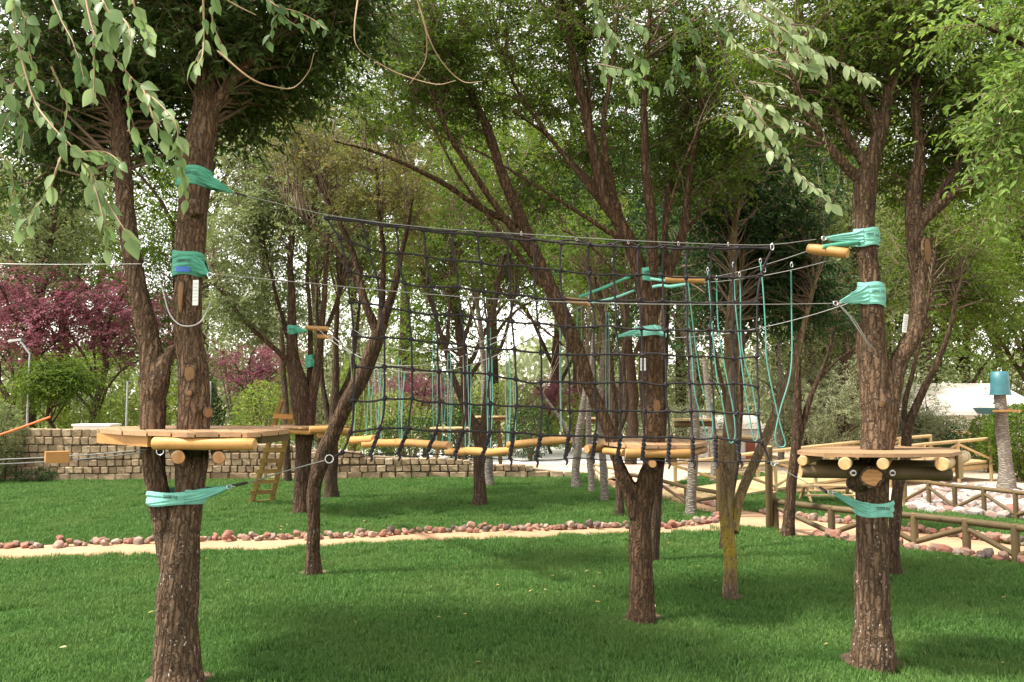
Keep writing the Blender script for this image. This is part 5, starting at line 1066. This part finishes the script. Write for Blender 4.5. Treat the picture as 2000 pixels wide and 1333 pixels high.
# left-hand bridge cables with a wooden block
cable('steel_cable', 'upper of two cables holding the wooden block at left', 'cable', sag(P(-40, 899, 4.6), P(286, 878, 4.95), .01), .0035, 'cable', 'twin cables at left')
cable('steel_cable', 'lower of two cables holding the wooden block at left', 'cable', sag(P(-40, 908, 4.35), P(280, 884, 4.9), .012), .0035, 'cable', 'twin cables at left')
wbk = thing('wood_block', 'square wooden spacer block on the twin cables at left', 'block', P(110, 893, 4.6)); mb = MB(); mb.box(P(111, 893, 4.6), [.048, .028, 0], [-.02, .03, 0], [0, 0, .030]); mb.build('block', M['board'], wbk)
cable('orange_rope', 'bright orange rope running up at the left edge', 'rope', [P(-40, 862, 9), P(20, 843, 9), P(98, 815, 9)], .012, 'orange')
cable('rope', 'faint grey line crossing behind the net in the middle distance', 'rope', sag(P(690, 644, 12), P(1110, 590, 6.7), .35), .004, 'cable', 'far lines')

# ------------------------------------------------------------------ rope course behind the net: stepping logs
cl = [sag(P(1112, 583, 6.62), P(615, 637, 12.2), .55, 11), sag(P(1140, 596, 6.45), P(640, 648, 12.05), .55, 11)]
cable('steel_cable', 'far one of twin cables above the stepping logs', 'cable', cl[0], .0045, 'cable', 'twin cables over stepping logs'); cable('steel_cable', 'near one of twin cables above the stepping logs', 'cable', cl[1], .0045, 'cable', 'twin cables over stepping logs')
def Yof(px):
    c = (np.array(cl[0])+np.array(cl[1]))/2; pp = 1000+c[:, 0]/c[:, 1]*FPX*1.0; o = np.argsort(pp); return float(np.interp(px, pp[o], c[o, 1]))
def onc(c, Y):
    c = np.array(c); o = np.argsort(c[:, 1]); return np.array([np.interp(Y, c[o, 1], c[o, 0]), Y, np.interp(Y, c[o, 1], c[o, 2])])
steps = [((686, 861, 11.5), (731, 858, 11.2), .05, 'first stepping log from the ladder tree, short'), ((712, 868, 10.9), (742, 865, 10.9), .045, 'second stepping log from the ladder tree, short stub'), ((739, 866, 10.5), (790, 866, 10.2), .045, 'third stepping log from the ladder tree'), ((775, 864, 10.0), (878, 871, 9.5), .042, 'long stepping log left of the narrow Y tree'), ((874, 884, 9.2), (914, 882, 9.0), .038, 'low stepping log left of the narrow Y trunk'), ((911, 881, 8.9), (958, 884, 8.7), .038, 'low stepping log crossing the narrow Y trunk'), ((953, 885, 8.5), (999, 880, 8.3), .036, 'low stepping log right of the narrow Y trunk'), ((994, 870, 7.8), (1112, 858, 7.4), .034, 'long tilted stepping log nearest the middle platform')]
for (a, b2, r_, lb) in steps:
    a = (a[0], a[1], Yof(a[0])); b2 = (b2[0], b2[1], Yof(b2[0]))
    t = thing('stepping_log', lb+', hung on thin ropes', 'log', (P(*a)+P(*b2))/2, 'hanging stepping logs'); logpart('log', t, P(*a), P(*b2), r_, 'log')
    for f_, cc in ((.12, 0), (.12, 1), (.88, 0), (.88, 1)):
        q = P(*a)+(P(*b2)-P(*a))*f_; tp = onc(cl[cc], q[1]); e = q+[0, (.02 if cc == 0 else -.02), r_*.9]
        mb = MB(); mb.tube([tp, (tp+e)/2+rv3(1, .01)[0], e], .0042, 5); mb.build('hanging_rope', M['teal_rope' if cc else 'cable'], t, True)
        
def spreader(label, p, q, r=.03):
    return logthing('spreader_log', label, 'log', p, q, r, 'log', 'short spreader logs between twin cables')
spreader('orange spreader log beside the upper right tree sling', P(1578, 486, 5.4), P(1656, 496, 5.25), .033)
spreader('orange spreader log hanging right of the middle platform tree', P(1300, 546, 6.4), P(1376, 548, 6.3), .027)
spreader('spreader log hanging left of the middle platform tree', P(1100, 586, 6.7), P(1152, 592, 6.4), .026)
spreader('upper small spreader log at the ladder tree', P(600, 641, 12.3), P(640, 643, 12.1), .035); spreader('lower small spreader log right of the ladder tree', P(622, 657, 12.3), P(645, 659, 12.1), .035)
GS = 'green straps at the middle tree'
def strap(label, pts, wd, mat='sling'):
    pts = np.array([np.asarray(p) for p in pts]); pt, _ = catmull(pts, np.ones(len(pts)), 6, 0); V = []
    for i, p in enumerate(pt): V += [p+[0, 0, wd], p+[0, -.004, 0], p-[0, 0, wd]]
    mb = MB(); mb.add(V, [[i*3+e, (i+1)*3+e, (i+1)*3+e+1, i*3+e+1] for i in range(len(pt)-1) for e in (0, 1)]); o = mb.build('strap', M[mat], None, True, origin=pts[0]); sm = o.modifiers.new('solid', 'SOLIDIFY'); sm.thickness = .003; return tag(o, label, 'strap', GS)
strap('long green strap rising from the left spreader log to the middle tree', [P(1130, 581, 6.5), P(1180, 562, 6.5), P(1232, 540, 6.52)], .012)
strap('pale strap from the left spreader log low to the middle tree', [P(1152, 593, 6.45), P(1200, 582, 6.45), P(1238, 568, 6.5)], .008, 'sling_pale')
strap('upper pale strap from the middle tree to the right spreader log', [P(1270, 545, 6.45), P(1300, 549, 6.4), P(1335, 552, 6.35)], .010, 'sling_pale')
strap('lower pale strap from the middle tree to the right spreader log', [P(1274, 561, 6.45), P(1292, 558, 6.42), P(1310, 560, 6.35), P(1345, 555, 6.33)], .011, 'sling_pale')
strap('pale strap from the right tree sling to its orange spreader log', [P(1606, 483, 5.3), P(1640, 478, 5.33), P(1680, 474, 5.4)], .014, 'sling')
strap('small pale strap right of the middle tree trunk', [P(1278, 638, 6.4), P(1290, 650, 6.4), P(1302, 656, 6.4)], .016, 'sling_pale')
cable('rope', 'thin line from the middle tree strap right to the stout tree', 'rope', sag(P(1318, 660, 6.4), P(1660, 592, 5.5), .05), .003, 'cable', 'thin lines at the middle tree')
cable('rope', 'thin line from the middle tree strap leftward', 'rope', [P(1134, 677, 7.5), P(1160, 672, 7.2), P(1196, 662, 6.6)], .003, 'cable', 'thin lines at the middle tree')
# hanging loops on twin cables
tw1 = sag(P(1372, 545, 6.35), P(1585, 488, 5.42), .02); tw2 = sag(P(1376, 552, 6.25), P(1652, 500, 5.28), .03)
cable('steel_cable', 'rear one of the twin cables carrying the teal loops', 'cable', tw1, .003, 'cable', 'twin cables over the loops'); cable('steel_cable', 'front one of the twin cables carrying the teal loops', 'cable', tw2, .003, 'cable', 'twin cables over the loops')
loops = [((1382, 530), (1400, 550), [(1388, 600), (1398, 720), (1410, 780), (1420, 840), (1427, 866), (1436, 850), (1432, 800), (1420, 740), (1404, 650), (1400, 575)], 6.1, 'leftmost long teal rope stirrup loop'),
 ((1432, 520), (1444, 541), [(1436, 590), (1442, 650), (1452, 740), (1462, 800), (1470, 850), (1475, 862), (1481, 840), (1470, 760), (1449, 680), (1446, 570)], 5.9, 'second long teal rope stirrup loop, crossed'),
 ((1485, 512), (1493, 532), [(1490, 560), (1495, 640), (1497, 700), (1508, 760), (1524, 830), (1534, 868), (1520, 872), (1514, 850), (1524, 800), (1545, 720), (1546, 600)], 5.65, 'long teal stirrup loop nearest the stout right tree'),
 ((1340, 545), (1344, 552), [(1342, 600), (1350, 680), (1356, 760), (1365, 800), (1380, 850), (1384, 862), (1392, 840), (1388, 800), (1372, 760), (1360, 690)], 6.3, 'slack teal stirrup loop beside the ringed trunk')]
for i, (h1, h2_, pl, Y, lb) in enumerate(loops):
    t = thing('rope_loop', lb+' hanging from the twin cables', 'rope loop', P(*h1, Y), 'long teal rope stirrup loops')
    if i == 2: pts = [P(*h1, Y)]+[P(*q, Y) for q in pl]+[P(1545, 530, 5.5)]
    else: pts = [P(*h1, Y)]+[P(*q, Y-.05) for q in pl]+[P(*h2_, Y-.1)]
    cable('rope', '', '', pts, .0045, 'teal_rope', part_of=t, pname='rope')
for k_, (px, py, Y) in enumerate(((1382, 524, 6.1), (1399, 540, 6.05), (1432, 514, 5.95), (1444, 533, 5.9), (1485, 507, 5.7), (1493, 524, 5.65), (1546, 514, 5.5))):
    hook('steel carabiner on the twin cables, '+('first', 'second', 'third', 'fourth', 'fifth', 'sixth', 'seventh')[k_]+' from the left above the teal loops', px, py, Y, .62)
for px, y0, y1, Y, w_ in ((1132, 600, 675, 7.0, 8), (1187, 610, 850, 7.6, 6), (955, 640, 850, 9, 8), (992, 690, 860, 9.5, 6), (850, 650, 860, 10.5, 8), (782, 700, 860, 11, 6), (878, 690, 866, 10.2, 6)):
    t = thing('thin_loop', 'thin teal rope loop hanging behind the net, '+{1132: 'close left of the middle tree fork', 1187: 'in front of the dark slim tree', 955: 'in front of the narrow Y tree', 992: 'right of the narrow Y tree', 850: 'left of the narrow Y tree', 782: 'behind the left part of the net', 878: 'just left of the narrow Y trunk'}[px], 'rope loop', P(px, y0, Y), 'thin teal loops behind the net')
    cable('rope', '', '', [P(px-w_/2, y0, Y), P(px-w_/2-1, (y0+y1)/2, Y), P(px-w_/3, y1-8, Y), P(px, y1, Y), P(px+w_/3, y1-8, Y), P(px+w_/2, (y0+y1)/2, Y), P(px+w_/2-1, y0, Y)], .004, 'teal_rope', part_of=t, pname='rope')
# number plates on the trunks
def plate(label, px, py, Y, w_, h_, rot, roll=0.0):
    c = P(px, py, Y); t = thing('paper_sign', label, 'sign', c, 'white plates on tree trunks'); t.rotation_euler = (0, roll, rot)
    def lb(name, bx, mat):
        mb = MB(); mb.box(*bx); me = mb.mesh(name, M[mat]); o = bpy.data.objects.new(name, me); C.objects.link(o); o.parent = t
    lb('sheet', ([0, 0, 0], [w_, 0, 0], [0, .002, 0], [0, 0, h_]), 'paper')
    for k_ in range(6): lb('text_line', ([-.15*w_*(k_ % 2), -.003, h_*(.7-k_*.26)], [w_*(.7 if k_ % 2 else .8), 0, 0], [0, .0008, 0], [0, 0, h_*.03]), 'grey_metal')
plate('narrow white plate under the middle sling of the fused tree', 382, 572, 4.99, .019, .075, -.3)
plate('white plate nailed on the middle platform tree', 1256, 712, 6.38, .020, .046, -.1)
plate('tilted white plate on the right fork of the stout right tree', 1768, 632, 5.33, .014, .058, .1, .15)
# cut branch stubs and scars (parts of their trees)
def disc(parent, name, px, py, Y, rx, rz, mat='cut', depth=.03, tiltx=0.0, tz=0.0):
    c = P(px, py, Y); n = np.array([tz, -1, tiltx]); n = n/np.linalg.norm(n); a = np.cross([0, 0, 1], n); a /= np.linalg.norm(a); u = np.cross(n, a)
    th = np.arange(20)/20*2*math.pi; ring = np.stack([c+a*S(rx, Y)*math.cos(q)*(1+.10*math.sin(q*2+px)+random.uniform(-.07, .07))+u*S(rz, Y)*math.sin(q)*(1+.08*math.sin(q*3)+random.uniform(-.07, .07)) for q in th]); back = ring-n*depth+(ring-c)*.15
    mb = MB(); j = np.arange(20); mb.add(np.vstack([ring, c+n*.002]), np.stack([j, (j+1) % 20, np.full(20, 20)], -1), mi=0); mb.add(np.vstack([ring, back]), np.stack([j, j+20, (j+1) % 20+20, (j+1) % 20], -1), mi=1)
    o = mb.build(name, [M[mat], M['bark_near']], parent)
    rp = np.vstack([ring, ring[:1]])+(np.vstack([ring, ring[:1]])-c)*.12-n*.004; mb = MB(); mb.tube(rp, np.full(21, S(max(rx, 6)*.16, Y))*np.array([random.uniform(.7, 1.3) for _ in range(21)]), 6, cap=False); mb.build('bark_rim', M['bark_near'], o, True)
    return o
disc(T2, 'sawn_stub', 1703, 932, 5.10, 20, 17, tiltx=.25, depth=.22)
disc(T1, 'sawn_stub', 369, 729, 4.985, 10, 14, 'bare', .05); disc(T1, 'sawn_stub', 370, 768, 4.99, 5, 5, 'bare', .03); disc(T1, 'sawn_stub', 407, 806, 4.99, 8, 9, 'bare', .12, tz=.5)
disc(T2, 'bark_wound', 1812, 490, 5.275, 7, 26, 'bare', .03, tz=.2); disc(T2, 'bark_wound', 1722, 790, 5.275, 5, 6, 'bare', .03)
disc(T1, 'bark_wound', 352, 578, 4.995, 5, 30, 'bare', .03, tz=-.2); disc(T3, 'bark_wound', 1283, 795, 6.375, 6, 14, 'bare', .03)

# ------------------------------------------------------------------ overhanging leafy branches close to the camera
def bigleaf(i):
    n = 7; V = []; t = np.linspace(0, 1, n); w_ = np.array([0, .62, .95, 1, .82, .42, 0])*(.25, .21, .28, .23, .26, .19)[i]; cv = -(.18, .30, .08, .4, .22, .02)[i]*t**2; w_ = w_*(1+np.random.default_rng(i).normal(0, .05, n))
    for k_ in range(n):
        V += [[-w_[k_], t[k_], cv[k_]+w_[k_]*.35], [0, t[k_], cv[k_]], [w_[k_], t[k_], cv[k_]+w_[k_]*(.25+.1*i)]]
    F = [[k_*3+e, k_*3+e+1, k_*3+e+4, k_*3+e+3] for k_ in range(n-1) for e in (0, 1)]
    mb = MB(); V = np.array(V); V[:, 0] += .04*i*V[:, 1]**2*(1 if i % 2 else -1); mb.add(V, F); return mb.mesh('leaf', M['lf_hang'], True), mb.mesh('leaf', M['lf_hangd'], True), mb.mesh('leaf', M['lf_hang_sun'], True)
LF = [bigleaf(i) for i in range(6)]
nleaf = 0
def branch(label, lines, Y, lpx, gap, dark=0, tw='twig_light', hang=.75, nofirst=0):
    global nleaf
    t = thing('hanging_branch', label, 'branch', P(*(lines[0][0] if lines[0][0] != 'bare' else lines[0][1]), Y), 'leafy branches hanging into view from above')
    for ln in lines:
        bare = ln[0] == 'bare'; 
        if bare: ln = ln[1:]
        rdp = np.linspace(.0035, .0012, len(ln)); Ys = [Y+.05*math.sin(i*1.3+ln[0][0]) for i in range(len(ln))]
        pt, rd = catmull(np.array([P(*q, y) for q, y in zip(ln, Ys)]), rdp, 8, .0); mb = MB(); mb.tube(pt, rd, 6); mb.build('twig', M[tw], t, True)
        if bare: continue
        todo = [(pt, 1)]
        for _ in range(len(ln)//4 if dark != 2 else 0):
            i0 = random.randrange(6, max(7, len(pt)-6)); a_ = pt[i0]; L_ = S(random.uniform(45, 80), Y); dr = np.array([random.uniform(-.7, .7), random.uniform(-.3, .3), -random.uniform(.3, 1)]); dr /= np.linalg.norm(dr)
            sp_, _r = catmull(np.array([a_, a_+dr*L_*.5+[0, 0, .01], a_+dr*L_-[0, 0, .01]]), np.array([.0015, .0012, .0008]), 6, 0.); mb = MB(); mb.tube(sp_, _r, 5); mb.build('twig', M[tw], t, True); todo.append((sp_, 0))
        for pt, _m in todo:
         s = np.concatenate([[0], np.cumsum(np.linalg.norm(np.diff(pt, axis=0), axis=1))]); step = S(gap, Y); k_ = 0; x = step*(.5+nofirst)
         while x < s[-1]+step*.4:
             xx = min(x, s[-1]); p = np.array([np.interp(xx, s, pt[:, i]) for i in range(3)]); i0 = min(np.searchsorted(s, xx), len(pt)-1); d = pt[i0]-pt[i0-1]; d /= np.linalg.norm(d)+1e-9
             sd_ = 1 if k_ % 2 else -1; perp = np.cross(d, [0, -1, 0])*sd_; end = x >= s[-1]
             ax = d*(.75 if not end else 1.5)+perp*.55+np.array([0, random.uniform(-.4, .3), -hang])+rv3(1, .14)[0]; ax /= np.linalg.norm(ax)
             nr = np.array([random.uniform(-.5, .5), -1.0, .35])+rv3(1, .25)[0]; sx = np.cross(ax, nr); sx /= np.linalg.norm(sx); up = np.cross(sx, ax)
             mt = Matrix((sx, ax, up)).transposed(); ls = S(lpx, Y)*random.choice((.55, .8, .95, 1.05, 1.15, 1.3))*random.uniform(.9, 1.1)*(.8 if end else 1)
             o = piece('leaf', random.choice(LF)[dark], t, p, quat=mt.to_quaternion(), scale=(ls*random.uniform(.9, 1.25), ls, ls)); nleaf += 1
             x += step*random.uniform(.75, 1.25); k_ += 1
branch('long drooping twig with large soft leaves at the far left', [[(25, -40), (30, 60), (63, 186), (98, 242), (144, 291), (165, 326), (189, 361), (210, 396), (238, 441), (258, 468)], [(129, 284), (112, 326), (95, 375), (70, 406), (36, 448)], [(150, 298), (185, 296), (212, 300), (236, 318)], [(165, 326), (180, 350), (200, 420), (208, 455)]], 2.5, 33, 21)
branch('leafy twig ending in a column of leaves over the right fused trunk', [[(160, -40), (182, 60), (210, 98), (256, 151), (280, 175), (315, 207), (343, 241), (350, 300), (358, 350), (364, 390)], [(182, 62), (184, 140), (182, 205)], [(256, 151), (250, 200), (262, 250)], [(280, 175), (300, 230), (320, 270)]], 2.6, 33, 20)
branch('bright big leaves hanging at the top left', [[(185, -30), (205, 10), (222, 45), (215, 70)], [(255, -30), (262, 10), (280, 50), (296, 85)], [(222, 20), (250, 50), (256, 90)], [('bare'), (420, -20), (450, 5), (500, 30)]], 2.3, 38, 20)
branch('small drooping cluster with a thin curling tendril at the top', [[(396, -30), (398, 52), (396, 105), (386, 130)], [(420, -20), (415, 40), (432, 85)], ['bare', (425, 100), (490, 154), (540, 171), (575, 171), (603, 140), (613, 105)]], 2.7, 32, 22)
branch('cluster of pale leaves at the top between fused tree and net corner', [[(500, -20), (540, 12), (575, 22), (610, 38), (636, 58)], [(520, -10), (560, 38), (600, 62)]], 3.2, 22, 11, 1)
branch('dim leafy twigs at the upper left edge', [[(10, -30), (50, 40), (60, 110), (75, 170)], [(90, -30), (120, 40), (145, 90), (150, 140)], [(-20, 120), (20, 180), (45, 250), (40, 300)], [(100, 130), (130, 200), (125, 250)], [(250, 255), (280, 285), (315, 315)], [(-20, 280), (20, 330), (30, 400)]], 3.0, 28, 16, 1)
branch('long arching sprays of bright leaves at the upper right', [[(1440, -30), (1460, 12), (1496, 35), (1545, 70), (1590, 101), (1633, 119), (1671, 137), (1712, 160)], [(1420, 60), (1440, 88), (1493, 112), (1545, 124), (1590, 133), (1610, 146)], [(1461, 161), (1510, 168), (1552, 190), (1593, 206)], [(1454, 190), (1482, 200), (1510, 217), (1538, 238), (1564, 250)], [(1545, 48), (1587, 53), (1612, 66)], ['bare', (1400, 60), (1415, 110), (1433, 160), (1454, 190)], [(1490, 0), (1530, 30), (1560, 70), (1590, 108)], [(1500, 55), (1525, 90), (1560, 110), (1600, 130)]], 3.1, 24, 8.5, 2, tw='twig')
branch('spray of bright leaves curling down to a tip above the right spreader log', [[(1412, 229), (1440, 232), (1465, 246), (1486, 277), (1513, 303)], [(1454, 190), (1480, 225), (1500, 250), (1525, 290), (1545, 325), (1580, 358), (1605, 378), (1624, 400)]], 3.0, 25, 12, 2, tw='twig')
branch('pale drooping leaf sprays above the middle platform tree', [[(1150, -30), (1170, 25), (1195, 63), (1217, 91), (1248, 115), (1262, 128)], [(1165, 125), (1200, 132), (1224, 140), (1252, 154), (1275, 170)], [(1215, 30), (1240, 45), (1262, 62)], [(1195, 60), (1185, 100), (1180, 150)]], 3.6, 22, 10, 0, tw='twig')
branch('small hanging leaf cluster left of the long arching sprays', [[(1318, 60), (1321, 100), (1325, 130), (1345, 160)], [(1360, 110), (1370, 130), (1378, 150)], [(1300, 0), (1335, 30), (1360, 70)], [(1380, 20), (1400, 50), (1420, 70)]], 3.8, 19, 9, 1, tw='twig')
branch('fine bare vine strands curling across the top centre', [['bare', (700, -10), (692, 60), (700, 95), (735, 122)], ['bare', (815, 0), (832, 60), (830, 120), (800, 165)], ['bare', (815, 0), (840, 80), (870, 130), (905, 160), (940, 160)], ['bare', (735, 122), (780, 145), (850, 165), (890, 158)]], 3.4, 22, 11)
print('hanging leaves', nleaf)
# right-edge crown, painted sunlit, of a nearer tree whose trunk stands outside the view
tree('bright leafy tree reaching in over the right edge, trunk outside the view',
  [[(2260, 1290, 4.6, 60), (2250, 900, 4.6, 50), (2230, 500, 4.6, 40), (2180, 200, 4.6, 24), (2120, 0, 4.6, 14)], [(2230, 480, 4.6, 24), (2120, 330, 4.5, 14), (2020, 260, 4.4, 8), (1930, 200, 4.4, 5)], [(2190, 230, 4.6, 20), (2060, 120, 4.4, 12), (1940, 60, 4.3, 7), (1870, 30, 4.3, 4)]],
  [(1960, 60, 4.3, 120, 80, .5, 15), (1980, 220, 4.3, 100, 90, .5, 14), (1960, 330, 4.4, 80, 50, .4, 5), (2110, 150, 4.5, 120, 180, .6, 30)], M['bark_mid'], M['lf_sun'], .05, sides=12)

tt = sum(sum(len(pl.vertices)-2 for pl in m.polygons) for m in bpy.data.meshes) if False else sum(len(m.loops)-2*len(m.polygons) for m in bpy.data.meshes)
print('TRIS', tt)
